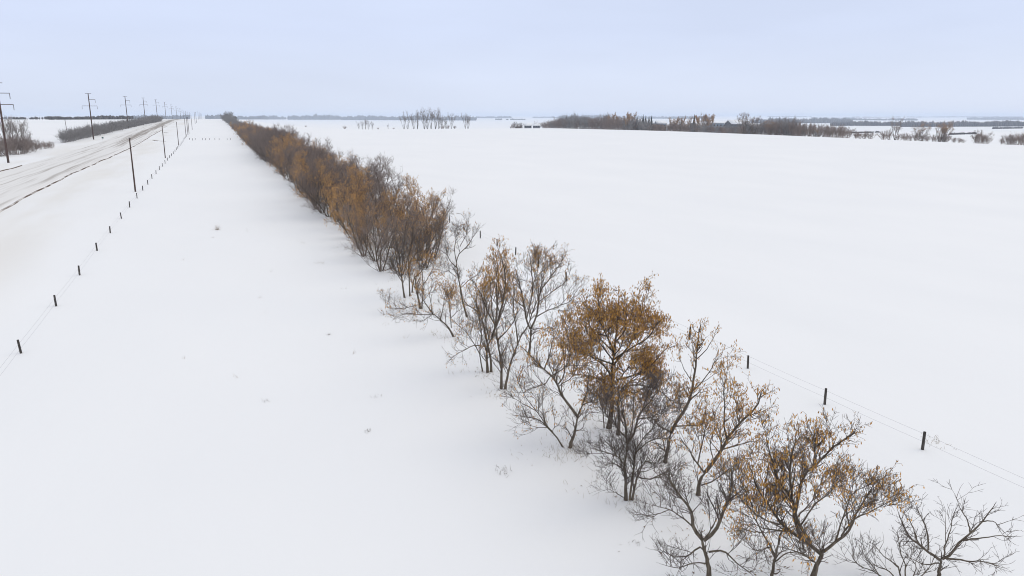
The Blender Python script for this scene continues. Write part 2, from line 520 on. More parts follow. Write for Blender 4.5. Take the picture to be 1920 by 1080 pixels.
def grown_tree(name, seed, stems=3, height=8.0, spread=28, seeds=0, seed_low=.35, mat='twig', seed_mat='seed', dens=(2.6, 3.6, 4.6),
               lens=((.8, 1.8), (.45, .95), (.2, .42)), limb=(2.0, 3.4), limb_d=1.5, r0=.10, twig=.008, ssize=(.12, .26), upright=.10, trunk_t0=.22, suckers=0):
    """a whole tree with its own skeleton at the world origin; returns the root"""
    rng = np.random.default_rng(seed)
    root = empty(name, (0, 0, 0))
    az = rng.uniform(0, 2 * np.pi) + np.arange(stems) * 2 * np.pi / stems + rng.normal(0, .35, stems)
    lean = np.radians(spread) * rng.uniform(.55, 1.15, stems)
    d = np.stack([np.sin(lean) * np.cos(az), np.sin(lean) * np.sin(az), np.cos(lean)], 1)
    st = np.stack([np.cos(az) * .14, np.sin(az) * .14, np.full(stems, -.15)], 1)
    SL = rng.uniform(.62, .82, stems) * height
    SP = run(st, d, SL, 10, .09, .05, rng); SR = taper(rng.uniform(.75, 1.1, stems) * r0, 10, .28)
    tb = Bag(); tb.tubes(SP, SR, 7)
    s, dd, le, r = sprout(SP, SR, limb_d, trunk_t0, *limb, (28, 55), rng, .35, .3, .05)
    LP = run(s, dd, le, 10, .10, upright * .6, rng); LR = taper(r, 10, .3)
    tb.tubes(LP, LR, 5)
    limbs = [(LP[k], LR[k]) for k in range(len(LP))] + [(SP[k][4:], SR[k][4:]) for k in range(0)]
    limbs += [(smooth_path(SP[k][3:], 10), SR[k] * .8) for k in range(stems)]
    if suckers:
        a2 = rng.uniform(0, 6.28, suckers); l2 = np.radians(rng.uniform(40, 78, suckers))
        KP = run(np.stack([np.cos(a2) * .2, np.sin(a2) * .2, np.full(suckers, -.05)], 1), np.stack([np.sin(l2)*np.cos(a2), np.sin(l2)*np.sin(a2), np.cos(l2)], 1), rng.uniform(1.6, 3.4, suckers), 10, .10, .03, rng)
        KR = taper(np.full(suckers, .028), 10, .35)
        tb.tubes(KP, KR, 4); limbs += [(KP[k], KR[k]) for k in range(suckers)]
    bag, ends = crown(limbs, rng, dens, lens, twig)
    part('trunk', tb.mesh('trunk', M['bark'], True), root)
    part('crown', bag.mesh('crown', M[mat]), root, kind='stuff')
    if seeds:
        z = ends[:, 2] / max(ends[:, 2].max(), 1)
        w = np.clip((z - seed_low) / .3, .03, 1)
        clump = np.sin(ends[:, 0] * 1.7 + seed) * np.sin(ends[:, 1] * 1.9) * np.sin(ends[:, 2] * 1.5 + 1)
        w = w * np.clip(.45 + 1.4 * clump, .08, 1.2)
        pk = rng.choice(len(ends), size=min(seeds, len(ends)), p=w / w.sum(), replace=False)
        part('seed_leaves', seeds_mesh(ends[pk], rng, M[seed_mat], ssize), root, kind='stuff')
    return root

def traced_tree(name, label, zoom, limbs, seed, seeds=0, seed_top=None, mat='twig', dens=(2.8, 3.6, 4.4), lens=((.8, 1.7), (.4, .9), (.18, .42)), twig=.0075, seed_mat='seed', cat='tree', group='trees of the row along the field', up=.28, ssize=(.07, .17), tips=True, clump=1.0, vol=1.5):
    """a tree whose main limbs follow those of the photograph, each swung to its own depth. zoom: origin and scale of the limb
    coordinates; limbs: (radius, swing in degrees towards (+) or away from (-) the eye, points)"""
    rng = np.random.default_rng(seed)
    ox, oy, sc_ = zoom
    to = lambda p: (ox + p[0] / sc_, oy + p[1] / sc_)
    G = at(*to(limbs[0][2][0]))
    n = np.array([G[0], G[1], 0]) ; n /= np.linalg.norm(n)
    def on_plane(px, depth):
        d = ray(*px); t = ((G - EYE) @ n + depth) / (d @ n); return EYE + d * t
    done = []          # (pixel, depth, radius)
    out = []
    for r0, swing, pts in limbs:
        px = [to(p) for p in pts]
        ground = swing == 'g' or not done
        best = None
        if done and swing != 'g':
            best = min(done, key=lambda q: (q[0][0] - px[0][0]) ** 2 + (q[0][1] - px[0][1]) ** 2)
        if swing == 'g' or not done:
            P0 = at(*px[0]); dep = (P0 - G) @ n; sw = rng.uniform(-12, 12) if done else 0.0
        else:
            dep, sw = best[1], swing
        line = []; prev = None; acc = dep
        for p in px:
            q = on_plane(p, acc)
            if prev is not None:
                acc -= math.tan(math.radians(sw)) * np.linalg.norm(q - prev) * (1 if len(line) > 1 or ground is False else .5)
                q = on_plane(p, acc)
            line.append(q); prev = q
        if ground:
            line[0] = line[0] - UPZ * .12
        P = smooth_path(line, 10, .012, rng)
        end = .30 if len(px) > 2 else .45
        R = r0 * .90 * np.linspace(1.0, end, 10)
        if ground:
            R[0] *= 1.25
        w = (P - EYE) @ FWD
        for q in P:
            v = q - EYE
            done.append(((960 + FPX * (v @ RGT) / (v @ FWD), 540 - FPX * (v @ UPV) / (v @ FWD)), (q - G) @ n, r0))
        out.append((P - G, R))
    root = empty(name, G)
    tb = Bag()
    LP = np.stack([p for p, _ in out]); LR = np.stack([r for _, r in out])
    tb.tubes(LP, LR, 7)
    # volume limbs: forward and backward ones the photograph shows head-on
    s, d, le, r = sprout(LP, LR, vol, .25, .9, 2.0, (30, 65), rng, .6, .2, .020)
    XP = run(s, d, le, 10, .10, .06, rng); XR = taper(np.maximum(r, .012), 10, .35)
    tb.tubes(XP, XR, 5)
    every = out + [(XP[k], XR[k]) for k in range(len(XP))]
    dens = tuple(a * c for a, c in zip(dens, (1.45, 1.45, 1.35)))
    seeds = int(seeds * (2.2 if seeds > 5000 else 1.3))
    bag, ends = crown(every, rng, dens, lens, twig, up, shrink=.68, tip=(.2, .5))
    part('trunk', tb.mesh('trunk', M['bark'], True), root)
    part('crown', bag.mesh('crown', M[mat]), root, kind='stuff')
    if seeds:
        z = ends[:, 2] / max(ends[:, 2].max(), 1)
        lo = .45 if seed_top is None else seed_top
        w = np.clip((z - lo) / .22, .04, 1)
        cl = np.sin(ends[:, 0] * 1.9 + seed) * np.sin(ends[:, 1] * 1.7) * np.sin(ends[:, 2] * 1.6 + 1)
        w = w * np.clip(.5 + clump * cl, .10, 1.2)
        k = min(seeds, len(ends))
        pk = rng.choice(len(ends), size=k, p=w / w.sum(), replace=False)
        part('seed_leaves', seeds_mesh(ends[pk], rng, M[seed_mat], ssize), root, kind='stuff')
    tag(root, label, cat, group)
    return root

ZA = (1200, 754, 3.31); ZB = (1060, 700, 3.31); ZC = (900, 540, 3.31); ZD = (700, 440, 4.0); ZE = (1480, 754, 3.314)
ZF_ = (640, 420, 6.0)
# --- bottom edge of the picture
traced_tree('bare_tree', 'bare forked tree with one twisting trunk, beside the wide seed-laden tree', ZA, [
    (.125, 0, [(432,1105),(425,1010),(400,920),(385,850)]),
    (.085, 12, [(385,850),(330,770),(315,670),(240,570),(180,470)]),
    (.085, -14, [(395,858),(470,795),(512,680),(555,590),(572,490),(565,400)]),
    (.045, 20, [(415,940),(365,900),(300,950),(220,962),(150,930)]),
    (.045, -10, [(425,930),(520,925),(600,1000),(690,1065)]),
    (.035, 30, [(325,770),(240,700),(160,660),(90,640)]),
    (.035, -25, [(400,850),(440,790),(480,720),(500,640)]),
    (.03, 10, [(250,580),(215,540),(150,440)]),
    (.03, 35, [(430,1000),(330,1000),(240,1030),(150,1010)]),
    (.03, -30, [(540,610),(490,520),(470,450)]),
  ], 11, mat='twig_grey', dens=(2.4, 3.2, 3.8))
traced_tree('box_elder_tree', 'wide multi-limbed tree hung with brown seeds, bare whips on top, nearest big crown', ZA, [
    (0.148, 0, [(1072,1100),(1090,1030),(1125,960),(1130,925)]),
    (0.081, 18, [(1120,940),(1040,870),(960,815),(890,770),(830,680),(740,560),(690,420)]),
    (0.081, -12, [(1000,840),(960,720),(950,620),(860,490),(832,400),(790,250)]),
    (0.074, 8, [(1060,870),(990,760),(945,600),(930,400),(965,240)]),
    (0.074, -20, [(960,700),(1010,470),(1100,380),(1200,280),(1310,200)]),
    (0.067, -8, [(1135,930),(1200,880),(1290,800),(1350,680),(1420,560)]),
    (0.044, 25, [(1130,930),(1090,1000),(1040,960),(980,930),(880,900)]),
    (0.044, 10, [(1090,400),(1085,260),(1100,190)]),
    (0.037, 30, [(1000,760),(1080,640),(1180,560),(1250,470)]),
    (0.037, -30, [(1210,870),(1280,660),(1330,560),(1440,500)]),
    (0.037, 28, [(870,760),(760,720),(660,640),(600,560)]),
    (0.030, -20, [(700,650),(640,520),(600,430)]),
    (0.037, 15, [(1250,830),(1330,730),(1470,660),(1590,600)]),
    (0.037, 35, [(930,800),(800,790),(700,760),(640,800)]),
  ], 12, vol=1.8, up=.2, lens=((.6, 1.4), (.4, .85), (.18, .4)), seeds=2000, seed_top=.32, dens=(4.2, 4.8, 4.8), seed_mat='seed')
traced_tree('box_elder_tree', 'slim forked stem with few brown seeds, tucked under the wide seed-laden tree', ZA, [
    (.085, 0, [(812,1110),(835,980),(860,880)]),
    (.045, 10, [(845,960),(770,830),(700,700),(670,640)]),
    (.045, -15, [(860,885),(880,800),(960,770)]),
    (.035, 25, [(835,990),(930,930),(1040,950)]),
    (.03, 20, [(760,810),(680,800),(620,780)]),
    (.03, -25, [(810,900),(720,920),(650,860)]),
  ], 13, seeds=260, seed_top=.3, dens=(2.6, 3.2, 3.6))
traced_tree('bare_tree', 'bare spreading tree with flat open crown, closest to the wire fence at the near end', ZE, [
    (.10, 0, [(930,1100),(940,1010),(942,975)]),
    (.06, 10, [(940,985),(880,940),(800,880),(735,825),(690,720)]),
    (.06, -15, [(948,975),(1005,945),(1060,870),(1130,810),(1200,740),(1265,655)]),
    (.045, 20, [(950,965),(1100,985),(1210,990),(1300,1020)]),
    (.04, -10, [(865,920),(858,810),(830,740),(790,650)]),
    (.035, -5, [(1125,815),(1108,740),(1070,670)]),
    (.035, 15, [(1070,860),(1190,845),(1290,830),(1385,835)]),
    (.035, -20, [(960,965),(970,880),(1000,800),(1010,700)]),
    (.03, 30, [(930,1000),(850,1010),(770,980),(720,960)]),
    (.03, 30, [(1190,745),(1260,740),(1320,790)]),
    (.03, -28, [(800,880),(760,760),(700,680)]),
  ], 14, mat='twig_grey', dens=(2.6, 3.2, 3.6), up=.05, vol=.45, lens=((.5, 1.2), (.35, .75), (.15, .35)))
traced_tree('bare_shrub', 'low bare many-stemmed shrub between the spreading bare tree and the seed-laden tree', ZE, [
    (.04, 0, [(700,1130),(680,1030),(600,970),(540,900)]),
    (.035, 'g', [(712,1128),(720,1020),(690,930),(680,840)]),
    (.035, 'g', [(690,1130),(620,1050),(560,1030),(500,980)]),
    (.03, 'g', [(725,1130),(790,1040),(760,980),(720,940)]),
    (.03, 'g', [(640,1135),(560,1070),(440,1020),(380,940)]),
    (.03, 'g', [(600,1135),(540,1050),(470,960),(450,900)]),
    (.03, 'g', [(740,1132),(840,1060),(880,1010),(900,960)]),
  ], 15, mat='twig_grey', dens=(2.6, 3.0, 3.4), cat='shrub', lens=((.6, 1.2), (.35, .7), (.15, .35)))
# --- second rank
traced_tree('box_elder_tree', 'tree leaning toward the fence with a curved single trunk and upright seed-hung tips', ZB, [
    (.135, 0, [(826,752),(828,700),(845,650),(870,612)]),
    (.10, -8, [(870,612),(920,550),(970,470),(1010,400),(1080,310),(1150,250),(1200,180),(1215,120)]),
    (.05, 15, [(865,620),(820,560),(790,520),(770,470),(730,430)]),
    (.05, 10, [(1003,405),(985,330),(990,230),(985,130),(995,35)]),
    (.04, 18, [(845,695),(930,660),(1010,600),(1060,560)]),
    (.04, -15, [(820,565),(840,480),(862,380),(865,280)]),
    (.04, -22, [(965,475),(1080,440),(1180,420)]),
    (.03, 30, [(1080,312),(1060,220),(1080,140)]),
    (.03, 30, [(920,552),(900,440),(930,330),(920,230)]),
    (.03, -30, [(1140,255),(1180,280),(1230,240)]),
  ], 21, seeds=1500, seed_top=.42, dens=(2.4, 3.2, 3.8))
traced_tree('box_elder_tree', 'narrow tree leaning out with tall bare whips above thin seeds, behind the curved leaning tree', ZC, [
    (.13, 0, [(1148,1078),(1165,1000),(1185,900)]),
    (.10, -6, [(1185,900),(1215,840),(1255,780),(1300,690),(1322,580),(1340,480),(1348,380),(1360,260)]),
    (.05, 14, [(1185,895),(1120,862),(1080,820),(1055,770)]),
    (.04, -10, [(1205,860),(1330,850),(1440,825),(1500,800)]),
    (.04, -18, [(1312,650),(1380,580),(1440,490),(1475,400)]),
    (.03, 22, [(1322,590),(1265,500),(1240,440)]),
    (.03, -10, [(1345,440),(1400,390),(1440,320),(1468,280)]),
    (.03, 28, [(1255,780),(1235,680),(1240,600)]),
    (.03, 20, [(1300,700),(1340,660),(1400,640)]),
  ], 22, seeds=800, seed_top=.45, dens=(2.4, 3.0, 3.6), vol=.9)
traced_tree('bare_tree', 'bare dark tree with paired trunks and dense twiggy crown, in front of the golden tree', ZB, [
    (.10, 0, [(374,787),(378,700),(366,590),(380,500),(385,420)]),
    (.06, -10, [(383,430),(375,330),(355,230),(340,140)]),
    (.06, 8, [(385,430),(430,360),(452,280),(500,200),(560,130)]),
    (.04, 20, [(362,565),(330,520),(250,490),(185,470)]),
    (.06, 'g', [(400,787),(412,680),(425,600),(432,500),(470,420),(540,345)]),
    (.07, 'g', [(414,787),(440,670),(470,590),(498,545)]),
    (.04, -15, [(498,545),(560,560),(600,555)]),
    (.04, 12, [(448,640),(520,658),(600,625),(680,632)]),
    (.025, 25, [(360,770),(330,750),(300,735),(250,705)]),
    (.04, 25, [(385,460),(420,300),(420,200),(430,100)]),
    (.04, -25, [(378,400),(310,330),(260,260),(230,180)]),
    (.035, 18, [(452,285),(540,270),(620,230)]),
    (.035, -18, [(432,500),(520,420),(600,400),(650,330)]),
    (.03, 30, [(366,595),(300,560),(240,570)]),
  ], 23, mat='twig_grey', dens=(4.2, 4.6, 5.0), lens=((.7, 1.5), (.4, .9), (.18, .42)))
traced_tree('box_elder_tree', 'tall tree with a thick straight trunk and a dense golden brown rounded crown', ZC, [
    (.17, 0, [(798,872),(818,740),(820,620),(820,500),(832,400)]),
    (.08, -5, [(832,400),(845,300),(855,200),(860,80),(862,20)]),
    (.055, 12, [(812,612),(730,560),(640,540),(560,530)]),
    (.055, -12, [(815,550),(770,480),(700,430),(620,400),(560,330)]),
    (.05, 22, [(818,470),(740,440),(640,405),(560,300)]),
    (.07, -15, [(828,480),(900,390),(960,300),(1000,190),(1010,60)]),
    (.06, 20, [(835,440),(940,370),(1040,310),(1110,200)]),
    (.055, 28, [(848,570),(960,540),(1060,480),(1160,370)]),
    (.06, 25, [(832,390),(780,280),(740,180),(735,70)]),
    (.05, -28, [(848,300),(920,200),(960,110)]),
    (.13, 'g', [(858,912),(862,800),(856,700),(880,620)]),
    (.05, -20, [(880,620),(980,600),(1080,620),(1180,560)]),
    (.05, 15, [(880,625),(960,650),(1040,610),(1120,640),(1200,720)]),
    (.04, 25, [(770,868),(760,750),(740,690),(690,650)]),
    (.05, -30, [(832,400),(760,330),(680,230),(650,120)]),
    (.05, 35, [(845,330),(900,260),(900,140)]),
    (.05, 30, [(825,450),(740,340),(680,300),(640,220)]),
    (.045, -35, [(960,310),(1060,240),(1150,280)]),
    (.04, 30, [(852,580),(910,510),(960,450),(1010,420)]),
    (.045, -32, [(870,640),(940,570),(1020,520),(1090,520)]),
    (.035, 30, [(815,540),(750,560),(690,610)]),
    (.04, 38, [(832,420),(880,350),(890,250)]),
    (.04, -38, [(830,410),(800,330),(800,230)]),
    (.035, -25, [(880,610),(940,680),(1000,720)]),
  ], 24, vol=1.5, up=.10, seeds=8200, seed_top=.34, dens=(4.0, 4.8, 5.4), lens=((.8, 1.6), (.4, .9), (.18, .42)), ssize=(.08, .18), clump=.5)
traced_tree('box_elder_tree', 'bent leaning tree with a low bare side shoot from its base over open snow', ZC, [
    (.115, 0, [(556,990),(590,880),(606,800)]),
    (.085, 8, [(606,800),(562,735),(510,670),(480,600),(440,540),(380,490),(320,430),(285,390)]),
    (.045, -12, [(606,800),(640,720),(665,640),(672,560),(680,520)]),
    (.04, -20, [(482,600),(520,540),(522,440),(520,330),(510,220)]),
    (.04, 10, [(400,505),(430,420),(450,330),(470,290)]),
    (.05, 'g', [(522,988),(480,930),(420,870),(370,820),(290,800),(220,790)]),
    (.035, 15, [(470,920),(400,840),(350,760),(290,690),(228,555)]),
    (.025, 25, [(350,762),(270,720),(165,655)]),
    (.025, 25, [(508,668),(470,645),(440,660)]),
    (.04, -25, [(445,545),(540,480),(560,380),(540,270)]),
    (.03, 20, [(440,545),(400,600),(330,620),(270,650)]),
    (.03, -25, [(640,725),(700,700),(750,690),(760,760)]),
    (.03, -20, [(490,610),(580,540),(600,440),(570,330)]),
  ], 25, seeds=900, seed_top=.60, dens=(2.9, 3.6, 4.0), clump=1.2)
# --- third rank
traced_tree('box_elder_tree', 'V-shaped pair of trunks spreading upward, alone on the snow edge ahead of a thick clump', ZD, [
    (.105, 0, [(958,1160),(962,1060),(955,920),(930,790),(920,680)]),
    (.08, -10, [(920,690),(962,550),(985,430),(990,300),(955,150)]),
    (.055, 14, [(920,690),(860,580),(800,430),(730,340)]),
    (.095, 'g', [(988,1160),(1005,1070),(1040,930),(1085,820),(1110,750)]),
    (.05, -16, [(1110,750),(1160,680),(1200,560),(1260,430)]),
    (.05, 10, [(1085,825),(1070,700),(1050,560),(1060,430),(1040,320)]),
    (.05, 20, [(930,790),(1000,720),(1060,640),(1080,560)]),
    (.045, -22, [(920,700),(890,560),(880,420),(870,290)]),
    (.04, 25, [(950,600),(920,470),(930,330),(900,210)]),
    (.03, 25, [(920,760),(840,700),(760,640)]),
  ], 31, seeds=950, seed_top=.58, dens=(2.8, 3.6, 4.2), clump=1.2)
traced_tree('box_elder_tree', 'round tree with a wide fan of bare limbs, fieldward behind the V-shaped pair', ZD, [
    (.12, 0, [(1163,902),(1178,800),(1180,705)]),
    (.08, 10, [(1175,705),(1142,620),(1130,520),(1105,400),(1075,290)]),
    (.08, -12, [(1182,705),(1220,620),(1242,500),(1255,420),(1330,320),(1420,190)]),
    (.05, -18, [(1225,615),(1300,570),(1400,530),(1480,440)]),
    (.05, 14, [(1150,630),(1195,420),(1190,300),(1170,140)]),
    (.045, 25, [(1130,540),(1040,470),(1000,380)]),
    (.045, -25, [(1250,430),(1280,290),(1290,150)]),
    (.04, 28, [(1245,500),(1340,430),(1460,340)]),
    (.04, -30, [(1180,420),(1230,280),(1230,160)]),
    (.035, 10, [(1400,530),(1470,500),(1540,400)]),
    (.035, 5, [(1182,720),(1250,700),(1330,730)]),
  ], 32, seeds=700, seed_top=.55, dens=(3.4, 4.0, 4.6), clump=1.2)
traced_tree('box_elder_tree', 'thick clump of stems from one stump with rusty seeds, beside the V-shaped pair', ZD, [
    (.12, 0, [(858,1032),(850,930),(852,850),(890,770)]),
    (.08, -8, [(890,770),(920,650),(930,500),(940,330),(920,150)]),
    (.09, 'g', [(884,1030),(880,940),(860,850),(832,700),(800,600),(760,480)]),
    (.05, 'g', [(822,1026),(800,900),(810,740),(780,560),(720,420)]),
    (.045, 18, [(852,840),(760,830),(680,868),(620,900),(580,935)]),
    (.045, 20, [(870,790),(840,640),(830,480),(850,330)]),
    (.04, -20, [(900,720),(960,600),(1000,470),(1010,330)]),
    (.04, 12, [(780,570),(700,520),(650,440)]),
    (.035, 25, [(800,900),(720,760),(660,700),(600,640)]),
  ], 33, seeds=1100, seed_top=.55, dens=(3.0, 3.6, 4.2), clump=1.2)
traced_tree('box_elder_tree', 'small tree leaning sharply toward the open snow with drooping seed-hung side branches', ZD, [
    (.10, 0, [(604,762),(562,695),(505,640),(445,590)]),
    (.05, 8, [(445,590),(400,530),(370,480),(330,400)]),
    (.04, -14, [(505,640),(520,560),(532,480),(560,380)]),
    (.04, -6, [(440,588),(430,500),(410,390)]),
    (.045, -20, [(585,700),(578,600),(570,490),(600,400)]),
    (.04, 14, [(450,600),(340,600),(240,590),(165,632)]),
    (.035, -20, [(580,625),(640,570),(680,530)]),
    (.03, 28, [(440,600),(380,640),(320,660)]),
  ], 34, seeds=650, seed_top=.35, dens=(2.8, 3.4, 3.8), clump=1.2)
traced_tree('box_elder_tree', 'short stocky tree with orange seeds and one long low limb over the snow', ZD, [
    (.12, 0, [(356,556),(342,500),(322,400),(310,310)]),
    (.07, 'g', [(364,556),(372,440),(370,340),(360,220)]),
    (.035, 20, [(335,525),(230,550),(120,552),(88,500)]),
    (.04, 12, [(325,410),(270,320),(240,230)]),
    (.04, -14, [(372,380),(430,290),(470,190)]),
    (.03, 25, [(350,520),(420,440),(450,350)]),
  ], 35, seeds=650, seed_top=.3, dens=(2.8, 3.4, 3.8))
traced_tree('bare_tree', 'twin-stemmed dark tree with orange seeds at its feet, where the dense row begins', ZD, [
    (.10, 0, [(236,475),(226,420),(214,330),(195,180),(180,60)]),
    (.08, 'g', [(274,462),(270,350),(262,200),(290,40),(300,-80)]),
    (.07, 'g', [(290,432),(302,330),(370,270),(405,150),(425,20),(440,-90)]),
    (.045, 20, [(220,360),(150,240),(110,120)]),
    (.045, -20, [(265,220),(330,120),(360,-40)]),
    (.04, 28, [(400,170),(460,80),(500,-60)]),
    (.04, 25, [(240,300),(230,120),(240,-60)]),
  ], 36, seeds=320, seed_top=.1, dens=(4.0, 4.4, 4.8), mat='twig_grey', clump=1.2)
traced_tree('bare_tree', 'slender bare tree with a forked open top, field side where the dense row begins', ZD, [
    (.10, 0, [(705,618),(680,540),(652,400),(632,280),(622,205)]),
    (.05, -10, [(622,210),(640,150),(700,90),(745,20),(790,-40)]),
    (.045, 12, [(632,255),(580,200),(545,120),(540,30)]),
    (.04, -15, [(622,205),(610,100),(625,0),(630,-70)]),
    (.035, 20, [(655,400),(730,330),(800,300)]),
    (.035, 18, [(650,90),(700,-10),(710,-80)]),
    (.03, -25, [(640,330),(560,270),(500,230)]),
  ], 37, mat='twig_grey', seeds=120, seed_top=.3, dens=(3.0, 3.6, 4.0))

# --- dense part of the row: grown once per kind, then copied tree by tree
KINDS = {
  'bare': [grown_tree('bare_tree', 101 + k, stems=4, height=9.4, spread=33, suckers=9, mat='row_twig', dens=(3.6, 4.6, 5.0), twig=.010, lens=((.9, 2.0), (.5, 1.0), (.25, .5))) for k in range(4)],
  'open': [grown_tree('bare_tree', 121 + k, stems=3, height=9.2, spread=26, suckers=9, mat='row_twig', dens=(3.0, 4.0, 4.4), limb_d=1.7, r0=.115, twig=.009, trunk_t0=.14) for k in range(3)],
  'gold': [grown_tree('box_elder_tree', 201 + k, stems=4, height=9.0, spread=30, suckers=9, seeds=3600, seed_low=.58, mat='row_twig', seed_mat='row_seed', dens=(3.2, 4.0, 4.6), twig=.010, ssize=(.09, .2)) for k in range(3)],
  'mixed': [grown_tree('box_elder_tree', 301 + k, stems=4, height=8.6, spread=31, suckers=9, seeds=1500, seed_low=.35, mat='row_twig', dens=(3.2, 4.2, 4.8), seed_mat='seed_pale', twig=.010, ssize=(.09, .2)) for k in range(3)],
}
LOOK = {'bare': 'bare grey-brown tree', 'open': 'bare open-crowned dark tree', 'gold': 'golden seed-covered tree', 'mixed': 'brownish pale-seeded tree'}
SIDE = {0: 'snow side', 1: 'middle', 2: 'field side'}
def stretch(y):
    for lim, t in ((92, 'just behind the fork-topped tree'), (108, 'short of nearest brown pole'), (125, 'nearing nearest brown pole'), (150, 'just before nearest brown pole'),
                   (180, 'level with nearest brown pole'), (210, 'soon after nearest brown pole'), (240, 'past nearest brown pole'), (270, 'just before second brown pole'),
                   (300, 'level with second brown pole'), (345, 'past second brown pole'), (390, 'short of third brown pole'), (450, 'level with third brown pole'), (530, 'past third brown pole')):
        if y < lim:
            return t
    return 'at its far end'
def build(s):
    return 'tall ' if s > 1.0 else 'low ' if s < .84 else ''
used = set()
def place(proto, x, y, rz, s, label, cat, group):
    if proto.name in used:
        o = copy_tree(proto)
    else:
        used.add(proto.name); o = proto
    o.location = (x, y, tz(x, y) - .05)
    o.rotation_euler = (0, 0, rz)
    o.scale = (s, s, s) if np.isscalar(s) else s
    return tag(o, label, cat, group)
rs = np.random.default_rng(5)
def tree_kind(y, row):
    g = .5 + .5 * math.sin(y * .095 + .5 * row + 1.2) * math.sin(y * .041 + .8)
    if 236 < y < 310: g -= .5
    u = rs.random()
    if u < g * .60: return 'gold'
    if u < g * .60 + .16: return 'mixed'
    return 'bare'
for row, x0 in enumerate((16.6, 20.0, 23.4)):
    y = (74.0, 77.0, 84.0)[row] + rs.uniform(0, 2)
    while y < 640:
        k = tree_kind(y, row)
        if y < 118 and k == 'bare': k = 'open'
        pr = KINDS[k][rs.integers(len(KINDS[k]))]
        s = rs.uniform(.76, 1.18 if y > 100 else .95) * (.92 if row == 0 else 1.0) * (1.12 if 240 < y < 310 else 1) * float(np.interp(y, [400, 500, 640], [1, .82, .6]))
        place(pr, x0 + rs.normal(0, .6), y, rs.uniform(0, 6.28), (s * rs.uniform(.85, 1.05), s * rs.uniform(.85, 1.05), s),
              f'{build(s)}{LOOK[k]}, {SIDE[row]} of dense row, {stretch(y)}', 'tree', f'{k} trees packed in the dense row')
        y += (4.4 if y < 180 else 5.2 if y < 330 else 7.5) * rs.uniform(.75, 1.25)

# --- shrubs: grown once per kind
def grown_shrub(name, seed, mat, stems=20, h=3.0, dens=(3.8, 4.2, 3.8), twig=.014):
    rng = np.random.default_rng(seed)
    root = empty(name, (0, 0, 0))
    az = rng.uniform(0, 6.28, stems); lean = np.radians(rng.uniform(5, 55, stems))
    d = np.stack([np.sin(lean)*np.cos(az), np.sin(lean)*np.sin(az), np.cos(lean)], 1)
    st = np.stack([rng.normal(0, .35, stems), rng.normal(0, .35, stems), np.full(stems, -.1)], 1)
    SP = run(st, d, rng.uniform(.7, 1.0, stems) * h, 10, .10, .07, rng); SR = taper(np.full(stems, .03), 10, .3)
    tb = Bag(); tb.tubes(SP, SR, 4)
    bag, ends = crown([(SP[k], SR[k]) for k in range(stems)], rng, dens, ((.5, 1.2), (.3, .6), (.15, .35)), twig)
    part('stems', tb.mesh('stems', M[mat]), root, kind='stuff')
    part('crown', bag.mesh('crown', M[mat]), root, kind='stuff')
    return root
SHG = [grown_shrub('hedge_shrub', 401 + k, 'shrub_grey', h=3.6) for k in range(3)]
THK = [grown_shrub('hedge_shrub', 411 + k, 'row_twig', h=3.2) for k in range(2)]
SHB = [grown_shrub('bare_shrub', 421 + k, 'shrub_brown', h=3.0) for k in range(3)]
POP = [grown_tree('poplar_tree', 441 + k, stems=4, height=15.5, spread=17, mat='shrub_pale', limb=(2.2, 4.6), limb_d=1.0, lens=((1.0, 2.4), (.6, 1.2), (.3, .6)), dens=(1.5, 2.2, 1.8), r0=.15, twig=.016, upright=.18, trunk_t0=.3) for k in range(3)]
GPOP = [grown_tree('poplar_tree', 461 + k, stems=4, height=15, spread=15, mat='shrub_brown', seeds=2600, seed_low=.3, seed_mat='seed_pale', limb=(2.0, 4.4), limb_d=1.3, lens=((.9, 2.2), (.5, 1.1), (.3, .6)), dens=(2.0, 2.6, 2.4), r0=.16, twig=.018, ssize=(.2, .45), upright=.16) for k in range(2)]
RND = [grown_tree('round_bare_tree', 481 + k, stems=3, height=11, spread=28, mat='shrub_brown', limb=(2.6, 4.6), limb_d=1.4, lens=((1.0, 2.4), (.6, 1.2), (.3, .6)), dens=(2.2, 2.8, 2.8), r0=.16, twig=.018) for k in range(3)]  # generic bare round trees for the far field edge, no particular species meant

# far end of the row: grey shrubs up the rise and one tall clump on the skyline
y = 655.0
while y < 985:
    s = float(np.interp(y, [655, 900, 985], [1.5, 1.7, 2.1])) * rs.uniform(.85, 1.15)
    for dx in (-1.5, 1.8):
        place(SHG[rs.integers(3)], 18.5 + dx + rs.normal(0, 1.0), y + rs.uniform(-4, 4), rs.uniform(0, 6.28), s, 'grey leafless shrub ' + ('just past the brown dense row' if y < 730 else 'halfway up the rise, past the dense row' if y < 840 else 'near the crest, before the rounded end clump'), 'shrub', 'grey shrubs at the far end of the row')
    y += rs.uniform(8, 12)
for px, s in ((422, 2.0), (425.5, 2.6), (428, 3.0), (430.5, 2.9), (433, 2.4)):
    g = bearing(px, 1000)
    place(SHG[rs.integers(3)], g[0], g[1], rs.uniform(0, 6.28), s, 'tall grey bush of the rounded clump ending the row on the skyline', 'bush', 'tall clump ending the long row')
for px, py, hpx in ((460, 240, 12), (468, 240, 14), (476, 242, 13)):
    g = at(px, py)
    place(KINDS['mixed'][rs.integers(3)], g[0], g[1], rs.uniform(0, 6.28), hpx * 1.0 * np.hypot(g[0], g[1]) / 1400 / 8, 'brown tree standing higher where the dense row meets the grey shrubs', 'tree', 'brown trees at the far end of the dense row')

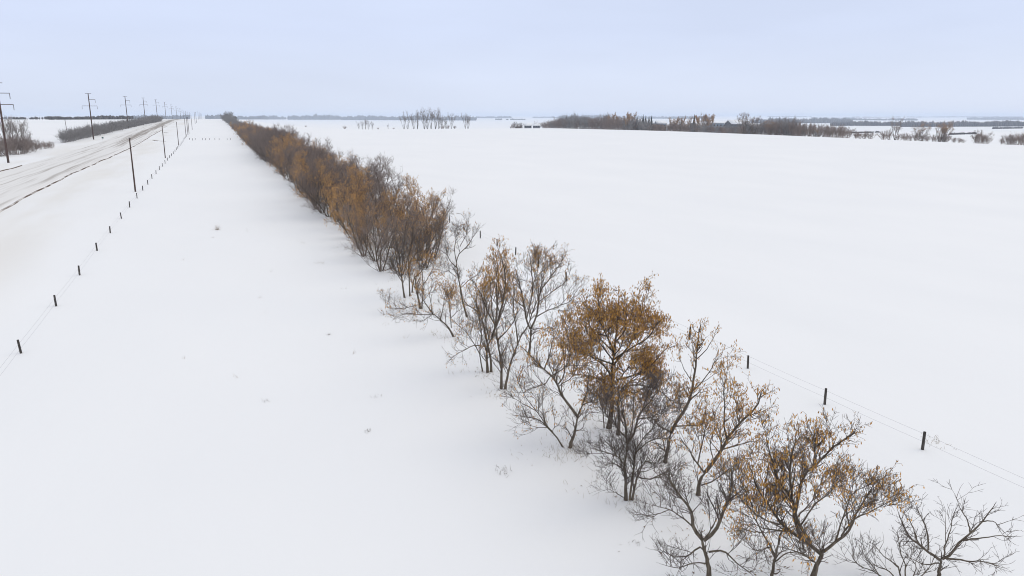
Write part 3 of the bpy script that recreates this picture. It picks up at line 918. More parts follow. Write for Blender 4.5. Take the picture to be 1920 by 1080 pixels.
# hedge across the road
H0, H1, H2 = at(118, 268), at(240, 240), at(300, 227.5)
def hedge_line(t):
    return H0 + (H1 - H0) * (t / .5) if t < .5 else H1 + (H2 - H1) * ((t - .5) / .5)
hd = 0.0; hn = 0
while hd <= 1.0:
    p = hedge_line(hd)
    where = next(w for lim, w in ((.02, 'at the near tip of'), (.10, 'before the second power pole in'), (.2, 'just past the second power pole in'), (.3, 'beyond the second power pole in'), (.4, 'nearing the third power pole in'), (.5, 'behind the third power pole in'), (.62, 'soon past the third power pole in'), (.8, 'before the fourth power pole in'), (9, 'at the skyline end of')) if hd < lim)
    place(SHG[rs.integers(3)], p[0] + rs.normal(0, .8), p[1] + rs.normal(0, .8), rs.uniform(0, 6.28), (rs.uniform(1.3, 2.3), rs.uniform(1.3, 2.1), rs.uniform(1.25, 2.1)), f'frosted grey bush {where} the long hedge', 'bush', 'bushes of the long hedge beyond the road')
    hn += 1
    hd += .0072 if hd < .5 else .0065
# bush thicket and trees at the left edge
for px, py, w in [(-14,292,1.9),(4,293,1.8),(14,288,2.0),(26,290,1.8),(38,289,1.8),(48,286,1.7),(58,284,1.5),(-4,284,2.1),(20,281,2.0),(40,280,1.9),(56,281,1.5)]:
    g = at(px, py)
    place(THK[rs.integers(2)], g[0], g[1], rs.uniform(0, 6.28), (w * 1.7, w * 1.6, w * .95 * rs.uniform(.9, 1.05)), 'dark grey-brown bush in the thicket below the bare poplars beyond the road', 'bush', 'bushes of the thicket beyond the road')
for px, py, w in [(68,280,1.0),(76,280,.95),(84,279,1.0),(91,278,1.05),(97,278,1.0)]:
    g = at(px, py)
    place(SHB[rs.integers(3)], g[0], g[1], rs.uniform(0, 6.28), w, 'small brown bush trailing off from the grey thicket beyond the road', 'bush', 'small bushes trailing off the thicket')
for px, yt, py in [(-12,216,276),(8,212,275),(20,218,274),(27,209,275),(36,213,274),(44,222,276),(54,236,277)]:
    g = at(px, py); h = top_height(g, yt, px)
    place(POP[rs.integers(3)], g[0], g[1], rs.uniform(0, 6.28), h / 14.5, 'tall bare poplar rising from the grey thicket beyond the road', 'tree', 'bare poplars in the thicket beyond the road')

# ------------------------------------------------------------------ poles
def pole_mesh(h, r0, r1, k=10):
    b = Bag(); z = np.linspace(-.4, h, 6)
    b.tubes(np.stack([np.zeros(6), np.zeros(6), z], 1)[None], np.linspace(r0, r1, 6)[None], k)
    return b.mesh('shaft', M['wood_pole'], True)
def line_pole(px, py, label, top=None, h=10.7):
    g = at(px, py)
    o = empty('utility_pole', (g[0], g[1], g[2]))
    part('shaft', pole_mesh(h, .17, .115), o)
    b = Bag(); b.tubes(np.array([[[0, 0, h - .03], [0, 0, h + .05], [0, 0, h + .12]]]), np.array([[.15, .14, .05]]), 8)
    part('cap', b.mesh('cap', M['metal'], True), o)
    b = Bag()
    b.tubes(np.array([[[.10, 0, h - .25], [.22, 0, h - .22], [.22, 0, h - .02]]]), np.full((1, 3), .03), 6)
    b.tubes(np.array([[[.22, 0, h - .05], [.22, 0, h + .02], [.22, 0, h + .12]]]), np.array([[.06, .07, .04]]), 8)
    part('insulator', b.mesh('insulator', M['porcelain'], True), o)
    return tag(o, label, 'utility pole', 'brown poles along the road fence')
for q in [(254,359.5,'nearest brown wooden pole beside the road fence'), (310,296,'second brown wooden pole up the road fence, between the nearest and the third'),
          (335,272,'third brown wooden pole up the road fence, before the close cluster'), (349,256.5,'first pole of the close cluster where the cross fence meets'),
          (352.5,253,'middle pole of the close cluster by the cross fence'), (354.5,250.5,'farthest pole of the close cluster by the cross fence'),
          (360.5,243,'lone brown pole just beyond the close cluster of poles'), (366,232,'short-looking brown pole near the crest, nearer of the last pair'),
          (368.5,230.5,'farthest brown pole standing at the crest of the rise')]:
    line_pole(*q)
# poles over the crest
for yy in (1130, 1260, 1400, 1560):
    o = empty('utility_pole', (-15.2, yy, tz(-15.2, yy))); part('shaft', pole_mesh(10.7, .17, .115), o)
    tag(o, 'thin pole half hidden beyond the crest by the road fence', 'utility pole', 'poles beyond the crest')

def arm(b, x0, x1, z, r=.11):
    b.tubes(np.array([[[x0, 0, z], [(x0 + x1) / 2, 0, z], [x1, 0, z]]]), np.full((1, 3), r), 6)
def power_pole(h=24.5):
    o = empty('power_pole', (0, 0, 0))
    part('shaft', pole_mesh(h, .34, .22, 12), o)
    b = Bag(); arm(b, -1.5, 1.5, h - .15, .10); part('top_arm', b.mesh('top_arm', M['wood_pole']), o)
    b = Bag(); arm(b, 0, 3.0, h - 3.2); part('upper_arm', b.mesh('upper_arm', M['wood_pole']), o)
    b = Bag(); arm(b, -3.6, 3.6, h - 6.6); part('lower_arm', b.mesh('lower_arm', M['wood_pole']), o)
    for x, z in ((3.0, h - 3.2), (-3.6, h - 6.6), (3.6, h - 6.6)):
        b = Bag(); zz = np.linspace(0, -1.7, 12); rr = np.where(np.arange(12) % 2, .13, .06)
        b.tubes(np.stack([np.full(12, x), np.zeros(12), z + zz], 1)[None], rr[None], 6)
        part('insulator', b.mesh('insulator', M['porcelain']), o)
    return o
PP = power_pole()
PPY = [279, 470, 665, 840, 1030, 1225, 1420, 1620, 1820, 2020, 2220, 2430, 2640]
PPL = ['nearest tall power pole with crossarms, standing before the grey thicket', 'second tall power pole with crossarms, in front of the near end of the hedge',
       'third tall power pole with crossarms, in front of the middle of the hedge', 'fourth tall power pole, foot on the snow just short of the crest']
for k, yy in enumerate(PPY):
    o = PP if k == 0 else copy_tree(PP)
    o.location = (-60.2, yy, tz(-60.2, yy) - .1)
    tag(o, PPL[k] if k < 4 else 'tall power pole with its foot hidden beyond the crest of the road', 'power pole', 'tall power poles along the far side of the road')
# leaning pole far behind the hedge, and a small marker
g = bearing(121.5, 640)
o = empty('utility_pole', g); o.rotation_euler = (0, math.radians(-2), 0)
part('shaft', pole_mesh(max(top_height(g, 224, 121), 6), .2, .14), o)
b = Bag(); arm(b, -.9, .9, max(top_height(g, 224, 121), 6) - .4, .07); part('crossarm', b.mesh('crossarm', M['wood_pole']), o)
tag(o, 'lone grey pole standing in the field behind the near end of the hedge', 'utility pole')
g = at(193, 263)
o = empty('marker_sign', g)
b = Bag(); b.box((-.05, -.05, -.2), (.05, .05, 1.3)); part('post', b.mesh('post', M['metal']), o)
b = Bag(); b.box((-.45, -.09, .95), (.45, -.055, 1.75)); part('sign_face', b.mesh('sign_face', M['sign_green']), o)
tag(o, 'small dark green marker sign on a short post beside the second tall power pole', 'sign')

# ------------------------------------------------------------------ fences: posts and wires are parts
def fence(name, label, pts, post_h, r, group=None, wires=(.86, .42), wire_to=None, seed=1):
    rng = np.random.default_rng(seed)
    g0 = pts[0]
    o = empty(name, (g0[0], g0[1], tz(g0[0], g0[1])))
    base = np.array(o.location)
    mes = []
    for k in range(4):
        b = Bag(); z = np.array([-.3, 0, post_h * .5, post_h])
        b.tubes(np.stack([np.zeros(4), np.zeros(4), z], 1)[None], (r * np.array([1.08, 1.05, 1, .95]))[None], 9)
        mes.append(b.mesh('post', M['post_wood'], False))
    tops = []
    for p in pts:
        z = tz(p[0], p[1]); h = rng.uniform(.93, 1.07)
        q = part('post', mes[rng.integers(4)], o, np.array([p[0], p[1], z]) - base)
        q.scale = (rng.uniform(.9, 1.1),) * 2 + (h,)
        q.rotation_euler = (rng.normal(0, .03), rng.normal(0, .03), rng.uniform(0, 6))
        tops.append((p[0], p[1], z))
    tops = np.array(tops)
    for wh in wires:
        b = Bag()
        for a, c in zip(tops[:-1], tops[1:]):
            d = np.hypot(*(c - a)[:2])
            if d > 30: continue
            t = np.linspace(0, 1, 5)[:, None]
            P = a + (c - a) * t; P[:, 2] += wh * post_h - .02 * d / 7 * (4 * t[:, 0] * (1 - t[:, 0])) 
            P[:, 0] += r * .9
            b.tubes((P - base)[None], np.full((1, 5), .005), 3)
        part('wire', b.mesh('wire', M['metal']), o)
    tag(o, label, 'fence', group)
    return o
rp = [(33.0, y) for y in (5.5, 12.3, 19.0, 25.6, 32.4, 39.5, 46.4, 53.7, 61, 68.4, 75.6, 82.6, 89, 95.6)] + [(33.0, 95.6 + 7.2 * k) for k in range(1, 34)]
fence('wire_fence', 'wire fence with dark wooden posts running along the field side of the tree row', rp, .98, .076, seed=2)
lp = [at(*q)[:2] for q in [(43,662),(107,574),(150,516),(182,470),(206,437),(226,410),(242,389),(256,372),(268,357),(277,346),(285,335)]]
lp = [(-14.1, 47.0)] + [(p[0] * .5 - 14.25 * .5, p[1]) for p in lp]
yy = lp[-1][1]
while yy < 500:
    yy += 14.5; lp.append((-14.25, yy))
fence('wire_fence', 'long line of short dark fence posts between the road poles and the open snow strip', lp, 1.02, .085, seed=3)
cf = [at(px, py)[:2] for px, py in [(355.5,262),(361,263),(366,262),(380,262.5),(385.5,262.5),(393,262.5),(403,262),(411,262),(426,262),(432,262)]]
fence('wire_fence', 'low cross fence of scattered posts spanning the snow strip from road fence to tree row', cf, .95, .11, wires=(), seed=4)
# brace rails where the two fences meet
# ------------------------------------------------------------------ weeds, grass, fallen seeds
def tuft(name, g, n, h, mat, seed, spread=.3, label=None, w=.008):
    rng = np.random.default_rng(seed)
    az = rng.uniform(0, 6.28, n); lean = np.radians(rng.uniform(5, 70, n))
    d = np.stack([np.sin(lean)*np.cos(az), np.sin(lean)*np.sin(az), np.cos(lean)], 1)
    st = np.stack([rng.normal(0, spread, n), rng.normal(0, spread, n), np.full(n, -.03)], 1)
    P = run(st, d, rng.uniform(.4, 1, n) * h, 4, .2, -.03, rng)
    b = Bag(); b.tubes(P, taper(np.full(n, w), 4, .4), 3)
    o = link(name, b.mesh(name, mat), None, g)
    tag(o, label, 'weed', 'dry weeds on the snow strip')
    return o
for k, (px, py, n, h, s, lab) in enumerate([
    (408, 431, 45, .95, .16, 'largest dry weed clump on the snow strip, level with the far dense trees'),
    (617, 628, 20, .27, .08, 'small dark weed sprig alone in the middle of the snow strip'),
    (690, 809, 20, .25, .09, 'small dark weed sprig halfway between the middle sprig and the nearest tuft'),
    (940, 886, 24, .42, .25, 'scraggly dry weed tuft nearest the leaning bent tree'),
    (600, 494, 16, .5, .25, 'faint dry stems near the edge of the dense row'),
    (500, 752, 10, .28, .12, 'barely visible grey stems on the open snow strip'),
    (1185, 1020, 14, .25, .15, 'few brown stems just ahead of the paired dark trunks'),
    (706, 746, 16, .22, .22, 'scattered pale stems between two dark sprigs'),
    (1755, 829, 30, .35, .35, 'pale grass tuft in the field close behind the nearest fence post')]):
    tuft('dry_weed', at(px, py), n, h, M['grass' if k in (0, 4, 8) else 'twig'], 700 + k, s, lab)

rng = np.random.default_rng(77)
# dead grass at the feet of the near trees
V = []
pts = []
for px, py, n in [(1180,940,60),(1070,842,110),(1090,855,40),(945,732,50),(915,700,60),(990,668,40),(1140,805,50),(851,632,40),(789,580,40),(760,560,40),(1310,928,30),(1247,868,40),(1035,850,40)]:
    g = at(px, py)
    pts.append(np.stack([g[0] + rng.normal(0, .55, n), g[1] + rng.normal(0, .55, n)], 1))
for _ in range(16):      # lone sprigs on the open strip
    y = rng.uniform(45, 130); x = rng.uniform(-6, 15)
    n = rng.integers(2, 7); pts.append(np.stack([x + rng.normal(0, .08, n), y + rng.normal(0, .08, n)], 1))
for _ in range(260):
    y = rng.uniform(20, 110); x = rng.normal(18, 2.6)
    n = rng.integers(3, 9); pts.append(np.stack([x + rng.normal(0, .25, n), y + rng.normal(0, .25, n)], 1))
pts = np.concatenate(pts)
st = np.column_stack([pts, terrain(pts[:, 0], pts[:, 1]) - .03])
lean = np.radians(rng.uniform(5, 60, len(st))); az = rng.uniform(0, 6.28, len(st))
P = run(st, np.stack([np.sin(lean)*np.cos(az), np.sin(lean)*np.sin(az), np.cos(lean)], 1), rng.uniform(.12, .42, len(st)), 3, .2, -.05, rng)
b = Bag(); b.tubes(P, taper(np.full(len(st), .007), 3, .4), 3)
tag(link('dry_grass', b.mesh('dry_grass', M['grass'])), 'dry grass blades poking through the snow under the tree row', 'grass', kind='stuff')
# fallen seeds on the snow
n = 900
y = 18 + 100 * rng.random(n) ** 1.3; x = rng.normal(18.4, 1.7, n)
z = terrain(x, y) + .015
a = rng.uniform(0, 6.28, n); s = rng.uniform(.03, .085, n)
c, d = np.cos(a) * s, np.sin(a) * s
V = np.stack([np.stack([x - c, y - d, z], 1), np.stack([x + d * .4, y - c * .4, z + .02], 1), np.stack([x + c, y + d, z], 1), np.stack([x - d * .4, y + c * .4, z + .015], 1)], 1).reshape(-1, 3)
tag(link('fallen_leaves', mesh_from(V, [np.arange(n * 4).reshape(-1, 4)], 'fallen_leaves', M['litter'])), 'brown fallen seeds scattered on the snow under the trees', 'leaves', kind='stuff')

# ------------------------------------------------------------------ far side of the field: trees, bushes, houses
RR = np.geomspace(150, 1150, 700)
def crest(px):
    """distance at which the near field drops out of sight along a photograph column"""
    d = ray(px, 217); h = d[:2] / np.hypot(*d[:2]); x, y = h[0] * RR, h[1] * RR
    slope = (terrain(x, y) - CAM_H) / RR
    hid = np.nonzero(slope < np.maximum.accumulate(slope) - 4e-4)[0]
    return float(RR[hid[0]]) if len(hid) else 850.0
def edge_point(px, py_edge, back):
    """a point a little behind the visible edge of the field"""
    return bearing(px, crest(px) - 12 + back)
# (column, top row, edge row, kind, group text, label)
ROWN = 'bare poplars standing in a row across the distant field'
for k, (px, yt, pe) in enumerate([(672,224,249),(678,222,249),(684,221,249),(690,223,249),(697,224,248.5),(727,231,248),(757,208,246),(764,207,246),(775,205,245.5),(782,203,245),(795,200,244.5),(801,198,244),(808,200,244),(816,198,243.5),(822,203,243.5),(827,211,243),(836,213,242.5),(846,208,242),(872,209,241),(877,209,241)]):
    g = edge_point(px, pe, 18); h = top_height(g, yt, px)
    grp = 'of the short clump' if px < 720 else 'standing alone between clumps' if px < 740 else 'at the thin end of the row' if px > 860 else 'in the tallest middle of the row'
    place(POP[rs.integers(3)], g[0], g[1], rs.uniform(0, 6.28), (h / 15.0 * .9, h / 15.0 * .9, h / 14.6), f'bare poplar {grp} across the distant field', 'tree', ROWN)
for px, pe, s, lab in [(645,248.5,1.3,'round dark bush alone beyond the dense row in the distant field'), (572,249,.7,'flat brown bush alone in the far snow just past the dense row'), (708,248.5,.8,'low bush between the short poplar clump and the lone poplar'),
                       (737,247.5,.7,'low bush right of the lone poplar across the field'), (840,243,1.6,'brushy bush at the foot of the poplar row'), (830,243,1.5,'brushy bush under the lower poplars of the row'), (852,242.5,1.3,'thin bush where the poplar row thins out')]:
    g = edge_point(px, pe, 10)
    place(SHB[rs.integers(3)], g[0], g[1], rs.uniform(0, 6.28), s, lab.replace('right of', 'beside'), 'bush', 'bushes along the distant field edge')

def house(px, back, ridge_row, wpx, wall_h, roof_h, wall, label, deep=7.0, turn=0.0, name='house', n_win=3, ridge_across=False):
    dist = crest(px) + back; g = bearing(px, dist); w = wpx * dist / FPX
    rise = top_height(g, ridge_row, px) - wall_h - roof_h
    yaw = -math.atan2(g[0], g[1]) + turn
    o = empty(name, (g[0], g[1], g[2] + rise), yaw)
    x, y = w / 2, deep / 2
    b = Bag(); b.box((-x, -y, min(-1.0, -rise - 1.5)), (x, y, wall_h)); part('wall', b.mesh('wall', M[wall]), o)
    b = Bag(); ov = .5; t = .25
    if not ridge_across:     # ridge along the width
        pr = [(-y - ov, wall_h - .1), (0, wall_h + roof_h), (y + ov, wall_h - .1), (y + ov, wall_h - .1 + t), (0, wall_h + roof_h + t), (-y - ov, wall_h - .1 + t)]
        v = [(-x - ov, a, c) for a, c in pr] + [(x + ov, a, c) for a, c in pr]
    else:
        pr = [(-x - ov, wall_h - .1), (0, wall_h + roof_h), (x + ov, wall_h - .1), (x + ov, wall_h - .1 + t), (0, wall_h + roof_h + t), (-x - ov, wall_h - .1 + t)]
        v = [(a, -y - ov, c) for a, c in pr] + [(a, y + ov, c) for a, c in pr]
    f4 = [[0,1,7,6],[1,2,8,7],[2,3,9,8],[3,4,10,9],[4,5,11,10],[5,0,6,11],[0,5,4,1],[1,4,3,2],[6,7,10,11],[7,8,9,10]]
    b.add(v, [f4]); part('roof', b.mesh('roof', M['roof_snow']), o)
    b = Bag()
    if not ridge_across:
        for xx in (-x + .02, x - .02):
            b.add([(xx, -y, wall_h), (xx, y, wall_h), (xx, 0, wall_h + roof_h - .05), (xx + .1, -y, wall_h), (xx + .1, y, wall_h), (xx + .1, 0, wall_h + roof_h - .05)], [[(0,1,2),(3,5,4)], [(0,3,4,1),(1,4,5,2),(2,5,3,0)]])
    else:
        for yy in (-y + .02, y - .12):
            b.add([(-x, yy, wall_h), (x, yy, wall_h), (0, yy, wall_h + roof_h - .05), (-x, yy + .1, wall_h), (x, yy + .1, wall_h), (0, yy + .1, wall_h + roof_h - .05)], [[(0,1,2),(3,5,4)], [(0,3,4,1),(1,4,5,2),(2,5,3,0)]])
    part('gable', b.mesh('gable', M[wall]), o)
    for k in range(n_win):
        cx = -x + w * (k + .5) / n_win
        b = Bag(); b.box((cx - .55, -y - .04, wall_h * .42), (cx + .55, -y - .005, wall_h * .42 + 1.1)); part('window', b.mesh('window', M['dark_glass']), o)
    return tag(o, label, 'building')
house(1006, 20, 232, 13, 2.4, 2.2, 'siding_grey', 'small dark cabin with a peaked snowy roof, second from the thin end of the wood', 7)
house(990, 20, 232, 13, 2.4, 2.2, 'siding_grey', 'small peaked dark cabin with snowy roof, at the open end of the wood', 7)
house(972, 22, 235.5, 12, 1.8, 1.0, 'siding_brown', 'low flat shed beside the two small peaked cabins', 6, name='shed')
house(1239, 110, 226.5, 17, 4.2, 2.6, 'siding_blue', 'blue-grey house with a snowy hipped roof half hidden by bushes, near the dark spruces', 9, .3)
house(1227, 130, 229.5, 15, 3.4, 1.0, 'siding_grey', 'dark low building with a flat snowy roof beside the blue-grey house', 8, name='shed')
house(1343, 95, 228.3, 34, 4.0, 1.2, 'siding_blue', 'long low blue-grey house with a white roof behind the middle bushes', 10, .05, n_win=6)
house(1378, 60, 225.6, 24, 4.6, 3.0, 'siding_grey', 'large dark grey barn with a steep snowy roof beside the big round bare tree', 12, .5, name='barn', n_win=1)
house(1409, 70, 231.5, 13, 2.8, 2.0, 'siding_grey', 'small grey shed with a snowy gable just past the big round bare tree', 7, .6, name='shed', n_win=1)
house(1426, 40, 236, 11, 2.4, 1.4, 'siding_white', 'little pale shed with a sloping snowy roof near the orange bush', 6, -.4, name='shed', n_win=1)
house(1300, 100, 228.6, 9, 3.0, 1.2, 'siding_brown', 'brown shed with white roof peeking through bushes short of the long house', 6, .2, name='shed', n_win=2)

def far_tree(px, yt, pe, protos, label, group, back=None, wide=1.0, cat='tree', full=11.0, sink=0):
    g = edge_point(px, pe, rs.uniform(8, 24) if back is None else back); h = max(top_height(g, yt, px), 1.5)
    place(protos[rs.integers(len(protos))], g[0], g[1], rs.uniform(0, 6.28), (h / full * wide, h / full * wide, h / full), label, cat, group)
# brushy wood edge: low bushes from the cabins to past the barn
EDGE = [(950,239),(1020,240.2),(1100,240),(1140,240.5),(1200,241.5),(1250,244.5),(1300,248.5),(1340,250),(1390,253.5),(1440,255.5),(1480,256),(1550,256.5),(1600,257),(1660,259.5),(1700,262.5),(1750,265.5),(1800,267),(1860,268),(1900,270.5),(1950,273)]
ex, ey = np.array(EDGE).T
def edge_row(px): return float(np.interp(px, ex, ey))
def top_row(px):
    return float(np.interp(px, [950, 965, 1000, 1030, 1050, 1075, 1100, 1140, 1200, 1222, 1250, 1262, 1295, 1310, 1340, 1388, 1395, 1430, 1450, 1490, 1500, 1550, 1600], [237, 231, 229, 225, 219, 217, 217, 217, 222, 231, 232, 228, 229, 233, 233, 235, 230, 229, 224, 224, 228, 231, 235]))
SCRUB = [(980, 'at the thin tip beside the flat shed'), (1030, 'just past the peaked cabins'), (1060, 'where the scrub grows taller past the cabins'), (1090, 'in the tall scrub past the cabins'), (1120, 'before the first slim poplars'),
         (1150, 'below the first cluster of slim poplars'), (1175, 'between the two clusters of slim poplars'), (1200, 'below the second cluster of slim poplars'), (1230, 'below the dark spruces'), (1260, 'in front of the blue-grey house'),
         (1300, 'between the blue-grey house and the long house'), (1335, 'in front of the long white-roofed house'), (1365, 'between the long house and the barn'), (1395, 'in front of the grey barn'), (1425, 'below the big round bare tree'),
         (1450, 'below the little pale shed'), (1480, 'past the pale shed'), (1515, 'before the grey round-headed tree'), (1550, 'beside the rusty small tree'), (1700, 'where the scrub opens up')]
px = 958.0
while px < 1600:
    s = SHB if rs.random() < .7 else SHG
    t = next(w for lim, w in SCRUB if px < lim)
    if not (980 < px < 1016):
        lift = rs.uniform(-2.5, 5)
        far_tree(px, top_row(px) + lift, edge_row(px), s, f'{"brown" if s is SHB else "grey"} bush {t}', 'bushes of the wood edge across the field', wide=rs.uniform(.8, 1.3), cat='bush', full=3.3, back=rs.uniform(5, 45))
    px += rs.uniform(3.0, 5.0) if px < 1500 else rs.uniform(6, 10)
px = 1004.0
while px < 1500:      # second rank, behind
    t = next(w for lim, w in SCRUB if px < lim)
    far_tree(px, top_row(px) - rs.uniform(-1, 4), edge_row(px), RND, f'bare tree behind the scrub, {t}', 'bare trees rising over the wood edge', back=rs.uniform(60, 140), wide=rs.uniform(.7, 1.0), full=10.5)
    px += rs.uniform(4.5, 8.5)
for px, yt in [(1138,209),(1142,212),(1147,210),(1153,213),(1160,214),(1177,209),(1181,207),(1186,209),(1191,212),(1262,216),(1268,218),(1276,214),(1280,217),(1290,215),(1316,209),(1322,208),(1328,210),(1332,209),(1308,214)]:
    far_tree(px, yt, edge_row(px), GPOP if rs.random() < .75 else POP, f'slim brown poplar poking above the scrub {"near the dark spruces" if px < 1220 else "behind the long house"}', 'tall poplars of the wood edge', wide=.75, full=14.5, back=rs.uniform(15, 50))
for px, yt in [(1397,207),(1400,206)]:
    far_tree(px, yt, edge_row(px), RND, 'big round bare tree beside the grey barn at the field edge', 'paired stems of the big round bare tree', wide=.8, full=10.5, back=6)
for px, yt, lab in [(1416,214,'slim bare tree just behind the big round bare one'), (1447,225,'orange-brown bushy tree beside the little pale shed'), (1683,219,'broad bare tree with an umbrella crown in the open scrub'), (1732,229,'small rusty tree between the umbrella tree and the rust-crowned tree'),
                    (1768,222,'rust-crowned tree, tallest near the open end of the scrub'), (1775,226,'lower rusty tree leaning against the tallest rust-crowned one'), (1843,240,'slender bare tree rising from the last small bush clump'), (1560,236,'bushy brown tree at the start of the open scrub'), (1540,237,'rusty small tree beside the bushy brown tree'),
                    (1520,231,'grey round-headed tree before the open scrub')]:
    rusty = any(w in lab for w in ('rust', 'orange'))
    far_tree(px, yt, edge_row(px), KINDS['mixed'] if rusty else RND, lab, 'scattered trees along the field edge', full=7.8 if rusty else 10.5, back=8, wide=1.0)
for px, yt, pe in [(1609,246,257.5),(1616,245,258),(1626,244,258),(1636,246,259),(1660,243,260),(1672,244,260),(1690,248,261.5),(1702,247,262),(1712,250,263),(1722,248,263.5),(1735,246,264.5),(1745,255,265),(1755,254,265.5),(1765,250,265.5),(1780,249,266),(1795,256,266.5),(1805,257,267),(1812,259,267),(1838,246,268),(1850,249,268.5),(1857,252,268.5),(1885,258,270),(1896,251,270.5),(1905,247,271),(1916,246,271.5),(1928,246,272)]:
    far_tree(px, yt, pe, SHB, f'brown leafless bush {"beside the umbrella tree" if px < 1715 else "around the rust-crowned tree" if px < 1820 else "in the last clumps at the open end"}', 'bushes along the open end of the field edge', wide=rs.uniform(.9, 1.3), cat='bush', full=3.2, back=rs.uniform(3, 12))

for px, yt in [(1461,224),(1474,226),(1489,225),(1506,228),(1530,231),(1574,233),(1592,235)]:
    far_tree(px, yt, edge_row(px), RND, 'bare round-headed tree standing past the little pale shed', 'bare trees past the pale shed', wide=.95, full=10.5, back=14)
def spruce(seed):
    rng = np.random.default_rng(seed); o = empty('spruce_tree', (0, 0, 0)); H_ = 14.0
    b = Bag(); b.tubes(np.array([[[0, 0, -.3], [0, 0, 7], [0, 0, H_]]]), np.array([[.2, .12, .02]]), 6); part('trunk', b.mesh('trunk', M['bark'], True), o)
    k = 900; t = rng.random(k) ** .8; z = 1 + t * (H_ - 1.2); R_ = (1 - t) * 2.6 + .12; az = rng.uniform(0, 6.28, k)
    d = np.stack([np.cos(az), np.sin(az), np.full(k, -.25)], 1)
    P = run(np.stack([np.zeros(k), np.zeros(k), z], 1), d, R_ * rng.uniform(.7, 1.1, k), 4, .1, .03, rng)
    b = Bag(); b.tubes(P, np.stack([np.full(k, .04), .16 + .1 * (1 - t), .14 + .1 * (1 - t), np.full(k, .02)], 1), 4)
    part('crown', b.mesh('crown', M['needle']), o, kind='stuff'); return o
SPR = [spruce(501), spruce(502)]
for px, yt in [(1206,214),(1211,216),(1217,217),(1222,216),(1302,214),(1195,219)]:
    far_tree(px, yt, edge_row(px), SPR, 'dark green spruce above the scrub ' + ('behind the long house' if px > 1250 else 'by the blue-grey house'), 'dark spruces of the wood edge', full=14, back=40, wide=.8)

# ------------------------------------------------------------------ far woods: masses one cannot count
def woods(bands, seed):
    rng = np.random.default_rng(seed); b = Bag()
    ico_v = np.array([(0,0,1),(.894,0,.447),(.276,.851,.447),(-.724,.526,.447),(-.724,-.526,.447),(.276,-.851,.447),(.9,.3,-.3),(.1,.95,-.3),(-.85,.5,-.3),(-.6,-.7,-.3),(.45,-.85,-.3),(0,0,-1)])
    ico_f = np.array([(0,1,2),(0,2,3),(0,3,4),(0,4,5),(0,5,1),(1,6,2),(2,6,7),(2,7,3),(3,7,8),(3,8,4),(4,8,9),(4,9,5),(5,9,10),(5,10,1),(1,10,6),(6,11,7),(7,11,8),(8,11,9),(9,11,10),(10,11,6)])
    Vs, Fs, n = [], [], 0
    for x0, x1, yb0, yb1, hp, gap in bands:
        px = x0
        while px < x1:
            yb = yb0 + (yb1 - yb0) * (px - x0) / max(x1 - x0, 1)
            if rng.random() > gap:
                g = at(px, yb)
                if g is None:
                    g = bearing(px, 9000)
                dist = np.hypot(g[0], g[1]); unit_px = dist / FPX
                h = hp * unit_px * (.80 + .08 * math.sin(px * .07 + seed) + .06 * math.sin(px * .31) + rng.uniform(-.13, .16))
                h = max(h, 2.0)
                for k in range(3):
                    q = bearing(px + rng.uniform(-.8, .8), dist * (1 + .004 * k + rng.uniform(0, .006)))
                    w = unit_px * rng.uniform(.9, 1.9)
                    hh = h * rng.uniform(.75, 1.0)
                    v = ico_v * (1 + rng.normal(0, .13, (12, 1))) * np.array([w, w, hh * .56]) + q + np.array([0, 0, hh * .46])
                    Vs.append(v); Fs.append(ico_f + n); n += 12
            px += 1.1
    return mesh_from(np.concatenate(Vs), [np.concatenate(Fs)], 'far_woods', M['far_wood'])
for k, (lab, bands) in enumerate([
    ('blue-grey band of distant woods beyond the road and hedge', [(-40, 90, 224, 224, 5, .55), (90, 200, 224.5, 224, 6, .12), (190, 356, 224, 223, 7.5, .0)]),
    ('dark block of distant woods at the crest beside the end of the row', [(386, 426, 223, 223, 9, .0)]),
    ('long blue-grey band of distant woods behind the poplar row', [(438, 520, 224, 224, 7.5, .0), (520, 540, 224, 224, 5.5, .6), (540, 640, 224.5, 224.5, 9.5, .0), (640, 892, 225, 226, 9, .0)]),
    ('thin far tree belts past the end of the poplar row', [(892, 960, 221.5, 221.5, 4, .25), (930, 985, 225, 225, 3, .6), (1000, 1060, 221, 221, 3, .2)]),
    ('blue distant wood showing above the scrub by the cabins', [(1050, 1140, 223, 223, 8, .0), (1140, 1340, 222.5, 222.5, 5.5, .0)]),
    ('blue-grey wooded slope behind the barn', [(1410, 1600, 231, 231, 10, .0)]),
    ('long wooded band crossing the low ground at the open end', [(1560, 1690, 236, 236, 9, .0), (1690, 1960, 238, 237, 10, .0)]),
    ('far faint tree belts near the horizon above the wooded band', [(1560, 1720, 225.5, 226, 4, .2), (1815, 1960, 224.5, 225, 5, .05), (1600, 1960, 220.5, 220, 2, .4), (1440, 1600, 219.5, 219.5, 2, .4)]),
    ('short dark tree belt in the low snow field behind the last bushes', [(1600, 1655, 250, 248.5, 3.2, .4), (1785, 1835, 253, 251.5, 4, .35), (1865, 1920, 242, 241, 3.5, .3)]),
]):
    tag(link('far_woods', woods(bands, 900 + k)), lab, 'woods', kind='stuff')

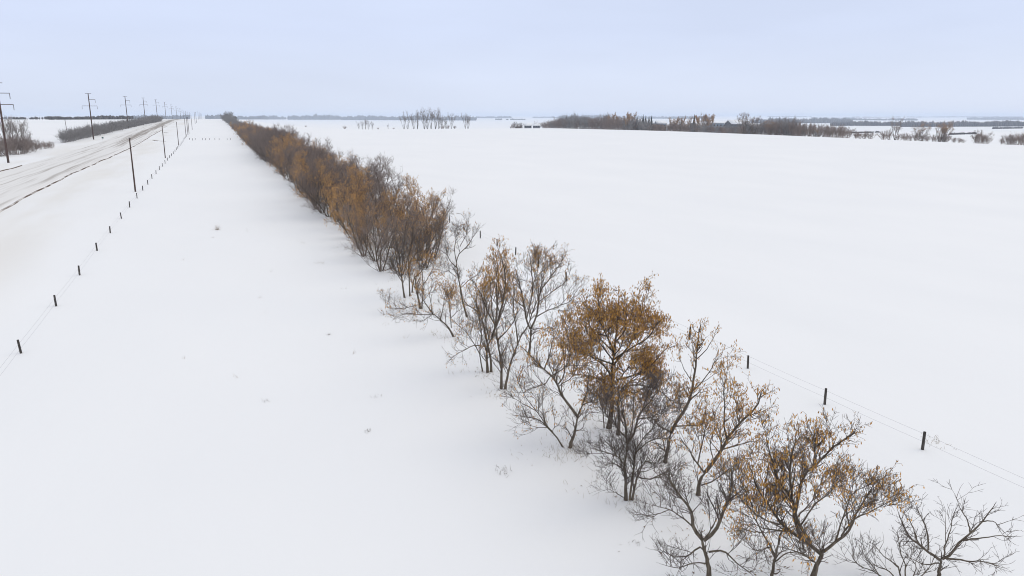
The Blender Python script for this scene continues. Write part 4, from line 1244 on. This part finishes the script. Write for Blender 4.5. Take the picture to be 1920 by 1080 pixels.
# ------------------------------------------------------------------ the air
hz = bpy.data.materials.new('haze'); hz.use_nodes = True
t = hz.node_tree; t.nodes.clear()
pv = N(t, 'ShaderNodeVolumePrincipled'); mo = N(t, 'ShaderNodeOutputMaterial')
pv.inputs['Color'].default_value = (.75, .84, .98, 1)
pv.inputs['Density'].default_value = HAZE_DENSITY
t.links.new(pv.outputs[0], mo.inputs['Volume'])
zmin = float(terrain(gx, gy).min()) - 1.0
zmax = max(46.0, float(terrain(gx, gy).max()) + 25)
b = Bag(); b.box((XS[0] - 50, YS[0] - 50, zmin), (XS[-1] + 50, YS[-1] + 50, zmax))
link('haze', b.mesh('haze', hz))['kind'] = 'stuff'

# kinds that found no place leave the scene again
for o in [p for kind in (*KINDS.values(), SHG, THK, SHB, POP, GPOP, RND, SPR) for p in kind]:
    if o.name not in used:
        for c in KIDS.get(o.name, ()):
            bpy.data.objects.remove(c)
        bpy.data.objects.remove(o)
# ------------------------------------------------------------------ labels shared by a few look-alikes get their place in the photograph
def columns(o):
    v = np.array(o.location) - EYE
    return float((v @ RGT) / (v @ FWD))
by = {}
for o in list(COL.objects):
    if o.parent is None and 'label' in o and 'group' in o:
        by.setdefault((o['group'], o['label']), []).append(o)
ORD = ('first', 'second', 'third', 'fourth', 'fifth', 'sixth', 'seventh')
for (g_, l_), os_ in by.items():
    n = len(os_)
    if 2 <= n <= 14:
        row_tree = 'dense row' in l_
        os_.sort(key=(lambda o: o.location.y) if row_tree else columns)
        for k, o in enumerate(os_):
            if row_tree:
                w = ('nearer', 'farther')[k] if n == 2 else 'nearest' if k == 0 else 'farthest' if k == n - 1 else (ORD[k] if k < 7 else f'{ORD[n - 1 - k]} last') + ' along'
            elif k in (0, n - 1):
                w = ('left one', 'right one')[k > 0] if n == 2 else 'leftmost' if k == 0 else 'rightmost'
            else:
                w = f'{ORD[k]} from left' if k < n - 1 - k else f'{ORD[n - 1 - k]} from right' if k > n - 1 - k else 'middle one'
            o['label'] = f'{l_}, {w}'
